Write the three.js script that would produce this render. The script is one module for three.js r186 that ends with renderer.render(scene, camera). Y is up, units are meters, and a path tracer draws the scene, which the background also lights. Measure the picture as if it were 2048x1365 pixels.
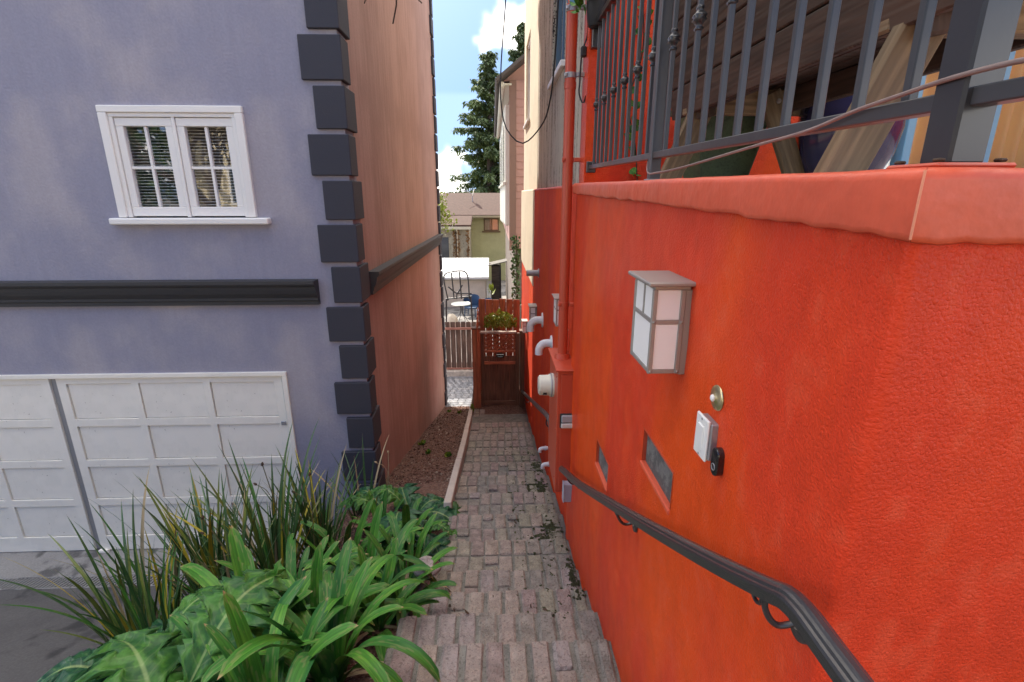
import * as THREE from 'three';
import { mergeGeometries, mergeVertices } from 'three/addons/utils/BufferGeometryUtils.js';
import { ConvexGeometry } from 'three/addons/geometries/ConvexGeometry.js';

// ---------------------------------------------------------------- camera, sky, sun, exposure
// metres; the photographer's eye is the origin, the alley runs along -z
const scene = new THREE.Scene();
const camera = new THREE.PerspectiveCamera(68.36, 1024 / 682, 0.03, 900);
camera.rotation.order = 'YXZ';
camera.rotation.set(-16.35 * Math.PI / 180, -2.1 * Math.PI / 180, 0);
const renderer = new THREE.WebGLRenderer({ antialias: true });
renderer.toneMapping = THREE.LinearToneMapping;
renderer.toneMappingExposure = 3.1;
renderer.shadowMap.enabled = true;

function rng(seed) { let a = seed >>> 0; return () => { a = (a + 0x6D2B79F5) | 0; let t = Math.imul(a ^ (a >>> 15), 1 | a); t = (t + Math.imul(t ^ (t >>> 7), 61 | t)) ^ t; return ((t ^ (t >>> 14)) >>> 0) / 4294967296; }; }
const rand = rng(77);
const rr = (a, b) => a + (b - a) * rand();
const clamp = (v, a = 0, b = 1) => Math.min(b, Math.max(a, v));
const sstep = (a, b, x) => { const t = clamp((x - a) / (b - a)); return t * t * (3 - 2 * t); };
const lerp = (a, b, t) => a + (b - a) * t;
const perm = (() => { const r = rng(5), p = [...Array(4096)].map(() => r()); return p; })();
const hash = (x, y, s) => perm[((x * 73 + y * 1259 + s * 389 + ((x * 31) ^ (y * 17))) & 4095)];
function vnoise(x, y, px, py, s = 0) {          // tileable value noise
  const xi = Math.floor(x), yi = Math.floor(y), fx = x - xi, fy = y - yi;
  const w = (v, p) => ((v % p) + p) % p, ux = fx * fx * (3 - 2 * fx), uy = fy * fy * (3 - 2 * fy);
  const x0 = w(xi, px), x1 = w(xi + 1, px), y0 = w(yi, py), y1 = w(yi + 1, py);
  return lerp(lerp(hash(x0, y0, s), hash(x1, y0, s), ux), lerp(hash(x0, y1, s), hash(x1, y1, s), ux), uy);
}
function fbm(u, v, bx, by, oct = 4, s = 0) { let a = 0.5, t = 0, n = 0; for (let i = 0; i < oct; i++) { t += a * vnoise(u * bx, v * by, bx, by, s + i * 7); n += a; a *= 0.5; bx *= 2; by *= 2; } return t / n; }

// sun ahead and to the left: the shadow edge on the pale wall runs from the grey house's far corner
const sunEl = 40 * Math.PI / 180, sunAz = 20.4 * Math.PI / 180;
const sunDir = new THREE.Vector3(-Math.sin(sunAz) * Math.cos(sunEl), Math.sin(sunEl), -Math.cos(sunAz) * Math.cos(sunEl));
const sun = new THREE.DirectionalLight(new THREE.Color(1, 0.91, 0.78), 3.0);
sun.position.copy(sunDir).multiplyScalar(60);
sun.castShadow = true; sun.shadow.mapSize.set(2048, 2048); sun.shadow.radius = 1;
Object.assign(sun.shadow.camera, { left: -30, right: 30, top: 30, bottom: -30, near: 1, far: 140 });
scene.add(sun); scene.add(sun.target);

{ // sky: blue with scattered cumulus, one texture for view and light
  const W = 1024, H = 512, data = new Float32Array(W * H * 4);
  const blobs = [[0.015, 0.262, .05], [-0.002, 0.246, .03], [0.045, 0.27, .06], [-0.086, 0.052, .04], [-0.062, 0.066, .032], [-0.10, 0.03, .05], [-0.08, 0.012, .05], [0.02, 0.03, .04]];
  for (let j = 0; j < H; j++) for (let i = 0; i < W; i++) {
    const phi = ((i + 0.5) / W - 0.5) * 2 * Math.PI, th = ((j + 0.5) / H - 0.5) * Math.PI;
    const y = Math.sin(th), x = Math.cos(th) * Math.cos(phi), z = Math.cos(th) * Math.sin(phi);
    const up = Math.max(y, 0), k = Math.pow(1 - up, 3.2);
    const mu = x * sunDir.x + y * sunDir.y + z * sunDir.z, glow = 0.25 * Math.pow(clamp(mu), 6) + 0.5 * Math.pow(clamp(mu), 40);
    let r = lerp(0.058, 0.112, k) + glow, g = lerp(0.145, 0.21, k) + glow * 0.97, b = lerp(0.34, 0.37, k) + glow * 0.9;
    const q = 1 / (up + 0.16), cx = x * q * 0.9 + 40, cz = z * q * 0.9 + 40;
    let n = fbm(cx / 64, cz / 64, 64, 64, 6, 3), c = sstep(0.43, 0.57, n) * sstep(0.0, 0.06, y);
    const ax = Math.atan2(x, -z);                     // cumulus standing over the far roofs
    if (Math.abs(ax) < 0.4 && y < 0.5 && y > -0.02) {
      const edge = (fbm(ax * 3 + 8, y * 3 + 8, 24, 24, 5, 9) - 0.5) * 0.075;
      let bb = 0; for (const [bx, by, br] of blobs) bb = Math.max(bb, sstep(0.012, -0.014, Math.hypot(ax - bx, (y - by) * 1.25) - br * 0.48 + edge));
      c = lerp(c, bb, sstep(0.4, 0.25, Math.abs(ax)) * sstep(0.5, 0.36, y));
    }
    const cl = 1.0 + 0.45 * fbm(cx / 64, cz / 64, 256, 256, 3, 21);
    r = lerp(r, cl * 1.03, c); g = lerp(g, cl * 0.975, c); b = lerp(b, cl * 0.90, c);
    if (y < 0) { const d = sstep(0, -0.08, y); r = lerp(r, 0.22, d); g = lerp(g, 0.21, d); b = lerp(b, 0.19, d); }
    const o = (j * W + i) * 4; data[o] = r; data[o + 1] = g; data[o + 2] = b; data[o + 3] = 1;
  }
  const sky = new THREE.DataTexture(data, W, H, THREE.RGBAFormat, THREE.FloatType);
  sky.mapping = THREE.EquirectangularReflectionMapping; sky.magFilter = THREE.LinearFilter; sky.minFilter = THREE.LinearFilter; sky.needsUpdate = true;
  scene.background = sky; scene.environment = sky;
}

// ---------------------------------------------------------------- helpers
const taken = new Map();
function numbered(n) { const k = taken.get(n) ?? 0; taken.set(n, k + 1); return k ? `${n}_${String(k).padStart(3, '0')}` : n; }
const shade = (o) => { o.castShadow = true; o.receiveShadow = true; return o; };
function tag(o, label, category, group, kind) { o.userData.label = label; if (category) o.userData.category = category; if (group) o.userData.group = group; if (kind) o.userData.kind = kind; return o; }
function thing(name, label, category, group, pos = [0, 0, 0], rotY = 0) { const g = new THREE.Group(); g.name = numbered(name); g.position.set(...pos); g.rotation.y = rotY; tag(g, label, category, group); scene.add(g); return g; }
function part(parent, name, geo, mat, pos, rot, label) { const m = shade(new THREE.Mesh(geo, mat)); m.name = parent === scene ? numbered(name) : name; if (pos) m.position.set(...pos); if (rot) m.rotation.set(...rot); if (label) m.userData.label = label; parent.add(m); return m; }
function sub(parent, name, pos, rot) { const g = new THREE.Group(); g.name = name; if (pos) g.position.set(...pos); if (rot) g.rotation.set(...rot); parent.add(g); return g; }
function setting(name, geo, mat, label) { const m = part(scene, name, geo, mat); m.userData.kind = 'structure'; m.userData.label = label; return m; }

function uvm(geo, s = 1, turn = false) {       // uv in metres / s, by the way each face points
  const g = geo.index ? geo.toNonIndexed() : geo, p = g.attributes.position, uv = new Float32Array(p.count * 2);
  const a = new THREE.Vector3(), b = new THREE.Vector3(), c = new THREE.Vector3();
  for (let i = 0; i < p.count; i += 3) {
    a.fromBufferAttribute(p, i); b.fromBufferAttribute(p, i + 1); c.fromBufferAttribute(p, i + 2);
    const n = b.clone().sub(a).cross(c.clone().sub(a)), ax = Math.abs(n.x), ay = Math.abs(n.y), az = Math.abs(n.z);
    [a, b, c].forEach((v, k) => {
      let u, w; if (ax >= ay && ax >= az) { u = v.z; w = v.y; } else if (ay >= az) { u = v.x; w = v.z; } else { u = v.x; w = v.y; }
      if (turn) [u, w] = [w, u];
      uv[(i + k) * 2] = u / s; uv[(i + k) * 2 + 1] = w / s;
    });
  }
  g.setAttribute('uv', new THREE.BufferAttribute(uv, 2)); return g;
}
const boxCache = new Map();
function cbox(w, h, d, c = 0.004, s = 1, turn = false) {   // chamfered box, centred
  const key = [w, h, d, c, s, turn].map((v) => typeof v === 'number' ? v.toFixed(4) : v).join();
  if (boxCache.has(key)) return boxCache.get(key);
  c = Math.min(c, w * 0.45, h * 0.45, d * 0.45);
  const pts = []; for (const i of [-1, 1]) for (const j of [-1, 1]) for (const k of [-1, 1]) {
    pts.push(new THREE.Vector3(i * (w / 2 - c), j * (h / 2 - c), k * d / 2), new THREE.Vector3(i * (w / 2 - c), j * h / 2, k * (d / 2 - c)), new THREE.Vector3(i * w / 2, j * (h / 2 - c), k * (d / 2 - c)));
  }
  const g = uvm(new ConvexGeometry(pts), s, turn); boxCache.set(key, g); return g;
}
function boxAt(x0, x1, y0, y1, z0, z1, c = 0.004, s = 1, turn = false) {   // by its bounds, in place
  const g = cbox(Math.abs(x1 - x0), Math.abs(y1 - y0), Math.abs(z1 - z0), c, s, turn).clone();
  g.translate((x0 + x1) / 2, (y0 + y1) / 2, (z0 + z1) / 2); return uvm(g, s, turn);
}
function tube(pts, r, seg = 24, rad = 8, closed = false) { return new THREE.TubeGeometry(new THREE.CatmullRomCurve3(pts.map((p) => new THREE.Vector3(...p)), closed, 'centripetal'), seg, r, rad, closed); }
function rod(a, b, r, r2 = r, seg = 10) {
  const A = new THREE.Vector3(...a), B = new THREE.Vector3(...b), d = B.clone().sub(A), g = new THREE.CylinderGeometry(r2, r, d.length(), seg);
  g.applyQuaternion(new THREE.Quaternion().setFromUnitVectors(new THREE.Vector3(0, 1, 0), d.clone().normalize())); g.translate(...A.add(B).multiplyScalar(0.5).toArray()); return g;
}
function bar(a, b, w, h, up = [0, 1, 0], c = 0.002, s = 1) {   // rectangular bar from a to b
  const A = new THREE.Vector3(...a), B = new THREE.Vector3(...b), d = B.clone().sub(A), L = d.length(); d.normalize();
  const U = new THREE.Vector3(...up), X = U.clone().cross(d).normalize(), Y = d.clone().cross(X);
  const g = cbox(w, h, L, c, s).clone(); { const q = g.attributes.position, t = g.attributes.uv.clone(); for (let i = 0; i < q.count; i += 3) { const dx = Math.max(...[0, 1, 2].map((k) => q.getX(i + k))) - Math.min(...[0, 1, 2].map((k) => q.getX(i + k))), useX = dx > 0.6 * w; for (let k = 0; k < 3; k++) t.setXY(i + k, q.getZ(i + k) / s, (useX ? q.getX(i + k) : q.getY(i + k)) / s); } g.setAttribute('uv', t); } g.applyMatrix4(new THREE.Matrix4().makeBasis(X, Y, d)); g.translate(...A.add(B).multiplyScalar(0.5).toArray()); return g;
}
function merge(list) { const l = list.map((g) => { let q = g.index ? g.toNonIndexed() : g; if (!q.attributes.uv) q.setAttribute('uv', new THREE.BufferAttribute(new Float32Array(q.attributes.position.count * 2), 2)); for (const k of Object.keys(q.attributes)) if (!['position', 'normal', 'uv'].includes(k)) { q = q.clone(); q.deleteAttribute(k); } return q; }); return mergeGeometries(l); }
function rectShape(x0, x1, y0, y1, holes = []) { const s = new THREE.Shape([[x0, y0], [x1, y0], [x1, y1], [x0, y1]].map((p) => new THREE.Vector2(...p))); for (const [a, b, c, d] of holes) s.holes.push(new THREE.Path([[a, c], [a, d], [b, d], [b, c]].map((p) => new THREE.Vector2(...p)))); return s; }
function wallZ(z, thick, x0, x1, y0, y1, holes, s = 1) { const g = new THREE.ExtrudeGeometry(rectShape(x0, x1, y0, y1, holes), { depth: thick, bevelEnabled: false }); g.translate(0, 0, z - thick); return uvm(g, s); }
function wallX(x, thick, a0, a1, y0, y1, holes, s = 1) { const g = new THREE.ExtrudeGeometry(rectShape(a0, a1, y0, y1, holes), { depth: Math.abs(thick), bevelEnabled: false }); g.rotateY(Math.PI / 2); g.translate(thick < 0 ? x + thick : x, 0, 0); return uvm(g, s); }
function extrudeX(profile, x0, x1, s = 1) { const sh = new THREE.Shape(profile.map(([o, y]) => new THREE.Vector2(o, y))); const g = new THREE.ExtrudeGeometry(sh, { depth: x1 - x0, bevelEnabled: false }); g.rotateY(-Math.PI / 2); g.translate(x1, 0, 0); return uvm(g, s); } // profile x -> +z
function grid(nu, nv, f, s) { // f(u,v)->[x,y,z], optional uv fn
  const p = [], uv = [], ix = []; for (let j = 0; j <= nv; j++) for (let i = 0; i <= nu; i++) { const q = f(i / nu, j / nv); p.push(q[0], q[1], q[2]); uv.push(s ? q[3] ?? i / nu : i / nu, s ? q[4] ?? j / nv : j / nv); }
  for (let j = 0; j < nv; j++) for (let i = 0; i < nu; i++) { const a = j * (nu + 1) + i, b = a + 1, c = b + nu + 1, d = a + nu + 1; ix.push(a, b, c, a, c, d); }
  const g = new THREE.BufferGeometry(); g.setAttribute('position', new THREE.Float32BufferAttribute(p, 3)); g.setAttribute('uv', new THREE.Float32BufferAttribute(uv, 2)); g.setIndex(ix); g.computeVertexNormals(); return g;
}

// ---------------------------------------------------------------- textures and materials
const toS = (l) => Math.round(255 * clamp(l <= 0.0031308 ? l * 12.92 : 1.055 * Math.pow(l, 1 / 2.4) - 0.055));
function tex(size, f, colour = true, h = size) {
  const d = new Uint8Array(size * h * 4);
  for (let j = 0; j < h; j++) for (let i = 0; i < size; i++) { const c = f((i + 0.5) / size, (j + 0.5) / h), o = (j * size + i) * 4; if (colour) { d[o] = toS(c[0]); d[o + 1] = toS(c[1]); d[o + 2] = toS(c[2]); } else d[o] = d[o + 1] = d[o + 2] = Math.round(255 * clamp(c)); d[o + 3] = 255; }
  const t = new THREE.DataTexture(d, size, h, THREE.RGBAFormat); t.wrapS = t.wrapT = THREE.RepeatWrapping; t.magFilter = THREE.LinearFilter; t.minFilter = THREE.LinearMipmapLinearFilter; t.generateMipmaps = true; t.anisotropy = 8; if (colour) t.colorSpace = THREE.SRGBColorSpace; t.needsUpdate = true; return t;
}
const mix3 = (a, b, t) => [lerp(a[0], b[0], t), lerp(a[1], b[1], t), lerp(a[2], b[2], t)];
const mul3 = (a, k) => [a[0] * k, a[1] * k, a[2] * k];
const lin = (r, g, b) => new THREE.Color().setRGB(r, g, b);
const std = (o) => new THREE.MeshStandardMaterial({ roughness: 0.8, ...o });
const phys = (o) => new THREE.MeshPhysicalMaterial({ roughness: 0.5, ...o });

const lumps = (u, v, n, s0) => { const x = u * n, y = v * n, xi = Math.floor(x), yi = Math.floor(y); let h = 0; for (let j = -1; j <= 1; j++) for (let i = -1; i <= 1; i++) { const cx = (xi + i + n) % n, cy = (yi + j + n) % n, px = xi + i + hash(cx, cy, s0), py = yi + j + hash(cx, cy, s0 + 1), r = 0.35 + 0.55 * hash(cx, cy, s0 + 2), d = ((x - px) ** 2 + (y - py) ** 2) / (r * r); if (d < 1) h = Math.max(h, Math.sqrt(1 - d) * (0.4 + 0.6 * hash(cx, cy, s0 + 3)) * r); } return h; };
const bStucco = tex(1024, (u, v) => clamp(0.55 * lumps(u, v, 84, 1) + 0.3 * lumps(u, v, 150, 5) + 0.18 * fbm(u, v, 12, 12, 4, 4) + 0.08 * vnoise(u * 300, v * 300, 300, 300, 9)), false);
const bFine = tex(512, (u, v) => 0.6 * vnoise(u * 130, v * 130, 130, 130, 5) + 0.4 * fbm(u, v, 24, 24, 3, 6), false);
const bRough = tex(512, (u, v) => fbm(u, v, 20, 20, 5, 8), false);
const cFaint = tex(512, (u, v) => { const a = fbm(u, v, 5, 5, 5, 151), f = fbm(u, v, 60, 60, 3, 152); const m = 0.8 + 0.25 * a + 0.12 * (f - 0.5); return [m, m, m]; });
const cRed = tex(1024, (u, v) => {       // repainted stucco: brick red over orange, rubbed in vertical strokes
  const st = fbm(u, v, 14, 3, 4, 11), bl = fbm(u, v, 5, 4, 5, 12), fine = fbm(u, v, 90, 60, 3, 13);
  let c = mix3([0.68, 0.052, 0.018], [0.77, 0.080, 0.009], sstep(0.36, 0.66, 0.55 * st + 0.45 * bl));
  c = mix3(c, [0.62, 0.10, 0.045], 0.3 * sstep(0.55, 0.8, fine)); return mul3(c, 0.88 + 0.24 * fine);
});
const cLav = tex(512, (u, v) => { const a = fbm(u, v, 4, 4, 5, 15), f = vnoise(u * 200, v * 200, 200, 200, 3), s = fbm(u, v, 40, 4, 3, 19); return mul3(mix3([0.28, 0.276, 0.355], [0.37, 0.345, 0.39], sstep(0.3, 0.7, a)), 0.88 + 0.10 * f + 0.08 * s + 0.02 * sstep(0.5, 0.7, fbm(u, v, 90, 6, 3, 18))); });
const cMauve = tex(512, (u, v) => { const a = fbm(u, v, 4, 4, 5, 25), f = vnoise(u * 200, v * 200, 200, 200, 3), s = fbm(u, v, 60, 3, 4, 29); return mul3(mix3([0.365, 0.205, 0.165], [0.465, 0.275, 0.225], sstep(0.3, 0.7, 0.5 * a + 0.5 * s)), 0.9 + 0.12 * f); });
const cPale = tex(1024, (u, v) => {      // unpainted pale stucco, dirt specks running down it
  const streak = sstep(0.42, 0.75, fbm(u, v, 40, 5, 4, 31)), sp = sstep(0.56, 0.7, vnoise(u * 260, v * 150, 260, 150, 7)), a = fbm(u, v, 6, 6, 4, 33);
  let c = mix3([0.56, 0.49, 0.39], [0.42, 0.36, 0.28], a); c = mix3(c, [0.10, 0.08, 0.06], 0.85 * sstep(0.1, 0.7, streak) * sp + 0.38 * streak); return c;
});
const cWood = tex(512, (u, v) => { const g = fbm(u, v, 4, 60, 4, 41), k = fbm(u, v, 3, 8, 3, 42), l = vnoise(u * 6, v * 180, 6, 180, 43); const m = 0.45 + 0.55 * sstep(0.25, 0.75, 0.6 * g + 0.4 * k) + 0.12 * (l - 0.5); return [m, m, m]; });
const bWood = tex(512, (u, v) => 0.6 * fbm(u, v, 4, 90, 3, 44) + 0.4 * vnoise(u * 5, v * 170, 5, 170, 45), false);
const cSpeck = tex(512, (u, v) => { const a = fbm(u, v, 6, 6, 5, 51), f = vnoise(u * 150, v * 150, 150, 150, 52), s = sstep(0.72, 0.82, vnoise(u * 60, v * 60, 60, 60, 53)); const m = clamp(0.55 + 0.6 * (a - 0.3) + 0.25 * (f - 0.5)); return mix3([m, m, m], [0.25, 0.24, 0.22], 0.5 * s); });
const cSoil = tex(512, (u, v) => { const a = fbm(u, v, 10, 10, 5, 61), f = vnoise(u * 90, v * 90, 90, 90, 62), s = sstep(0.72, 0.8, vnoise(u * 70, v * 70, 70, 70, 64)); return mix3(mul3(mix3([0.085, 0.042, 0.03], [0.17, 0.085, 0.06], a), 0.6 + 0.7 * f), [0.36, 0.27, 0.21], 0.45 * s); });
const cConc = tex(512, (u, v) => { const a = fbm(u, v, 5, 5, 6, 71), f = vnoise(u * 180, v * 180, 180, 180, 72), d = sstep(0.5, 0.72, fbm(u, v, 8, 8, 5, 73)); return mul3(mix3(mix3([0.20, 0.19, 0.185], [0.30, 0.285, 0.27], a), [0.07, 0.066, 0.066], 0.85 * d), 0.85 + 0.3 * f); });
const cGrime = tex(512, (u, v) => { const st = fbm(u, v, 50, 5, 4, 301), bl = fbm(u, v, 6, 6, 5, 303), chip = sstep(0.93, 0.96, vnoise(u * 60, v * 40, 60, 40, 305)) * sstep(0.55, 0.66, bl); return mix3(mul3([1, 0.985, 0.95], 0.95 + 0.05 * (1 - sstep(0.4, 0.7, 0.15 * st + 0.85 * bl))), [0.42, 0.38, 0.33], 0.8 * chip); });
const bladeTex = (c0, c1, seed) => tex(128, (u, v) => { const st = vnoise(u * 34, v * 3, 34, 3, seed), y = fbm(u, v, 3, 6, 4, seed + 1), mid = sstep(0.07, 0.0, Math.abs(u - 0.5)), sc = sstep(0.66, 0.8, vnoise(u * 9, v * 22, 9, 22, seed + 2)), tip = sstep(0.965, 0.99, v + 0.03 * (y - 0.5)); let c = mul3(mix3(c0, c1, sstep(0.3, 0.75, y)), 0.72 + 0.5 * st); c = mix3(c, mul3(c1, 1.5), 0.4 * mid); c = mix3(c, [0.30, 0.24, 0.12], 0.25 * sc); return mix3(c, [0.30, 0.21, 0.10], tip); }, true, 256);
const cBlade = tex(128, (u, v) => { const m = 0.7 + 0.5 * vnoise(u * 24, v * 4, 24, 4, 81); return [m, m, m]; }, true, 256);
const lobeTex = (c0, c1, seed) => tex(256, (u, v) => {        // veined leaf: u across, v along
  const x = Math.abs(u - 0.5) * 2, mid = sstep(0.055, 0.012, x), t = (v - x * 0.16) * 10, vein = sstep(0.10, 0.015, Math.abs(t - Math.round(t))) * sstep(1, 0.4, x), n = fbm(u, v, 10, 14, 4, seed), f = fbm(u, v, 40, 60, 3, seed + 4);
  const c = mul3(mix3(c0, c1, sstep(0.35, 0.65, n)), 0.75 + 0.5 * f); return mix3(c, [0.26, 0.34, 0.13], clamp(0.6 * mid + 0.14 * vein));
}, true, 512);
const bLobe = tex(256, (u, v) => { const x = Math.abs(u - 0.5) * 2, t = (v - x * 0.16) * 9, q = Math.abs(t - Math.round(t)) * 2; return 0.5 * q + 0.3 * sstep(0, 0.15, x) + 0.2 * fbm(u, v, 20, 40, 3, 92); }, false, 512);
const cShingle = tex(512, (u, v) => { const a = fbm(u, v, 40, 40, 3, 101), b = vnoise(u * 24, Math.floor(v * 24), 24, 24, 102); return mul3([0.075, 0.04, 0.03], 0.7 + 0.35 * a + 0.25 * b); });
const cScreen = tex(256, (u, v) => { const g = Math.max(sstep(0.2, 0.05, Math.abs(((u * 32) % 1) - 0.5)), sstep(0.2, 0.05, Math.abs(((v * 32) % 1) - 0.5))), n = fbm(u, v, 6, 6, 4, 111); return mix3([0.03, 0.03, 0.03], mix3([0.24, 0.235, 0.23], [0.46, 0.45, 0.43], sstep(0.45, 0.7, n)), g); });
function rep(t, x, y) { const c = t.clone(); c.repeat.set(x, y); c.needsUpdate = true; return c; }

const M = {
  red: phys({ map: cRed, bumpMap: bStucco, bumpScale: 0.0045, roughness: 0.42, specularIntensity: 0.38 }),
  redSmooth: phys({ map: cRed, bumpMap: bFine, bumpScale: 0.0018, roughness: 0.5 }),
  capPaint: phys({ color: lin(0.72, 0.115, 0.055), bumpMap: bRough, bumpScale: 0.004, roughness: 0.42 }),
  redMetal: phys({ color: lin(0.52, 0.075, 0.035), roughness: 0.38, bumpMap: bFine, bumpScale: 0.0006 }),
  lav: std({ map: cLav, bumpMap: bFine, bumpScale: 0.0022, roughness: 0.85 }),
  mauve: std({ map: cMauve, bumpMap: bFine, bumpScale: 0.0022, roughness: 0.85 }),
  pale: std({ map: cPale, bumpMap: bStucco, bumpScale: 0.002, roughness: 0.9 }),
  cream: std({ color: lin(0.80, 0.73, 0.56), map: rep(cFaint, 0.5, 0.5), bumpMap: bFine, bumpScale: 0.002 }),
  slate: std({ color: lin(0.040, 0.041, 0.056), bumpMap: bFine, bumpScale: 0.0016, roughness: 0.78 }),
  slateTrim: std({ color: lin(0.038, 0.038, 0.042), bumpMap: bRough, bumpScale: 0.0012, roughness: 0.6 }),
  white: std({ color: lin(0.80, 0.78, 0.76), roughness: 0.45, bumpMap: bFine, bumpScale: 0.0005 }),
  doorWhite: std({ color: lin(0.86, 0.83, 0.78), map: cGrime, roughness: 0.5, bumpMap: bFine, bumpScale: 0.0006 }),
  greyMetal: std({ color: lin(0.34, 0.34, 0.36), roughness: 0.4, metalness: 0.4 }),
  iron: phys({ color: lin(0.026, 0.026, 0.03), roughness: 0.36, clearcoat: 0.5, clearcoatRoughness: 0.25, bumpMap: bRough, bumpScale: 0.0008 }),
  ironGrey: phys({ color: lin(0.06, 0.062, 0.068), roughness: 0.3, metalness: 0.1, bumpMap: bRough, bumpScale: 0.0006 }),
  nickel: std({ color: lin(0.36, 0.335, 0.31), roughness: 0.5, metalness: 0.5, bumpMap: bRough, bumpScale: 0.0006 }),
  brass: std({ color: lin(0.62, 0.52, 0.30), roughness: 0.28, metalness: 0.85 }),
  opal: phys({ color: lin(0.90, 0.90, 0.89), roughness: 0.28 }),
  plastic: phys({ color: lin(0.78, 0.78, 0.76), roughness: 0.35 }),
  black: phys({ color: lin(0.012, 0.012, 0.014), roughness: 0.25, clearcoat: 0.6 }),
  rubber: std({ color: lin(0.016, 0.016, 0.018), roughness: 0.6 }),
  pvc: phys({ color: lin(0.72, 0.72, 0.72), roughness: 0.4 }),
  glass: phys({ color: lin(1, 1, 1), roughness: 0.02, transmission: 1, thickness: 0, ior: 2.3 }),
  soil: std({ map: cSoil, bumpMap: bRough, bumpScale: 0.03, roughness: 1 }),
  conc: std({ map: cConc, bumpMap: bRough, bumpScale: 0.004, roughness: 0.85 }),
  concPale: std({ color: lin(0.75, 0.68, 0.62), map: cSpeck, bumpMap: bRough, bumpScale: 0.006, roughness: 0.95 }),
  mortar: std({ color: lin(0.26, 0.25, 0.22), map: cSpeck, bumpMap: bRough, bumpScale: 0.006, roughness: 1 }),
  asphalt: std({ color: lin(0.24, 0.225, 0.2), roughness: 0.9, bumpMap: bRough, bumpScale: 0.006 }),
  ground: std({ color: lin(0.16, 0.14, 0.10), map: cSpeck, roughness: 1 }),
  woodOld: std({ color: lin(0.095, 0.058, 0.038), map: cWood, bumpMap: bWood, bumpScale: 0.004, roughness: 0.75 }),
  woodPale: std({ color: lin(0.32, 0.225, 0.125), map: cWood, bumpMap: bWood, bumpScale: 0.004, roughness: 0.75 }),
  woodGate: std({ color: lin(0.19, 0.092, 0.055), map: cWood, bumpMap: bWood, bumpScale: 0.003, roughness: 0.6 }),
  woodRed: std({ color: lin(0.50, 0.17, 0.085), map: cWood, bumpMap: bWood, bumpScale: 0.003, roughness: 0.65 }),
  bark: std({ color: lin(0.10, 0.075, 0.055), bumpMap: bRough, bumpScale: 0.02, roughness: 1 }),
  leafAgap: phys({ map: bladeTex([0.045, 0.165, 0.02], [0.095, 0.235, 0.027], 81), bumpMap: cBlade, bumpScale: 0.0012, specularIntensity: 0.45, roughness: 0.45, side: THREE.DoubleSide }),
  leafAgap2: phys({ map: bladeTex([0.02, 0.1, 0.022], [0.05, 0.165, 0.026], 181), bumpMap: cBlade, bumpScale: 0.0012, specularIntensity: 0.45, roughness: 0.45, side: THREE.DoubleSide }),
  leafIris: phys({ map: bladeTex([0.022, 0.075, 0.024], [0.05, 0.12, 0.028], 281), roughness: 0.42, side: THREE.DoubleSide }),
  leafIris2: phys({ map: bladeTex([0.07, 0.13, 0.03], [0.16, 0.19, 0.03], 381), roughness: 0.42, side: THREE.DoubleSide }),
  concDark: std({ color: lin(0.36, 0.355, 0.37), map: cConc, bumpMap: bRough, bumpScale: 0.004, roughness: 0.8 }),
  leafYellow: phys({ color: lin(0.42, 0.34, 0.03), map: cBlade, roughness: 0.5, side: THREE.DoubleSide }),
  leafDry: std({ color: lin(0.42, 0.33, 0.20), map: cBlade, roughness: 0.9, side: THREE.DoubleSide }),
  leafAcan: phys({ map: lobeTex([0.012, 0.058, 0.03], [0.026, 0.1, 0.036], 91), bumpMap: bLobe, bumpScale: 0.006, roughness: 0.42, specularIntensity: 0.6, side: THREE.DoubleSide }),
  leafAcan2: phys({ map: lobeTex([0.022, 0.085, 0.02], [0.055, 0.16, 0.024], 191), bumpMap: bLobe, bumpScale: 0.006, roughness: 0.45, specularIntensity: 0.55, side: THREE.DoubleSide }),
  leafBush: phys({ color: lin(0.24, 0.29, 0.03), roughness: 0.5, side: THREE.DoubleSide, transmission: 0.3, thickness: 0 }),
  leafDark: std({ color: lin(0.05, 0.10, 0.03), roughness: 0.6, side: THREE.DoubleSide }),
  conifer: phys({ color: lin(0.10, 0.15, 0.035), roughness: 0.8, side: THREE.DoubleSide, transmission: 0.3, thickness: 0 }),
  pod: std({ color: lin(0.06, 0.035, 0.02), roughness: 0.8 }),
  moss: std({ color: lin(0.085, 0.09, 0.05), bumpMap: bRough, bumpScale: 0.02, roughness: 1 }),
};
// ---------------------------------------------------------------- ground, steps, bed
const XL = -1.29, ZF = -4.8, ZB = -12.35, XR = 0.56;
const noses = [[0.95, -1.72], [1.28, -1.85], [1.62, -1.98], [1.96, -2.11], [2.26, -2.23], [2.56, -2.36], [2.88, -2.48], [3.33, -2.59], [3.83, -2.71], [4.36, -2.84], [4.93, -2.99], [5.50, -3.17], [6.15, -3.35], [6.95, -3.52], [7.75, -3.70], [8.80, -3.90]];
function pathY(a) { // smooth line of the flight at distance a
  if (a <= 0.95) return -1.62 - 0.1 * clamp(a / 0.95); for (let i = 1; i < noses.length; i++) if (a <= noses[i][0]) { const [a0, y0] = noses[i - 1], [a1, y1] = noses[i]; return lerp(y0, y1, (a - a0) / (a1 - a0)); } return -3.9 - 0.32 * (a - 8.8);
}
function treadY(a) { // top of the bricks: the nearer treads are level, the lower ones pitch down a little
  let n0 = 0.3, y0 = -1.62; for (const [f, y] of noses) { if (a <= f) return lerp(f > 2.9 ? lerp(y, y0, 0.6) : y, y, (a - n0) / (f - n0)); n0 = f; y0 = y; } return -3.9; }
const bedY = (a) => pathY(clamp(a, 0, 8.8));
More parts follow.
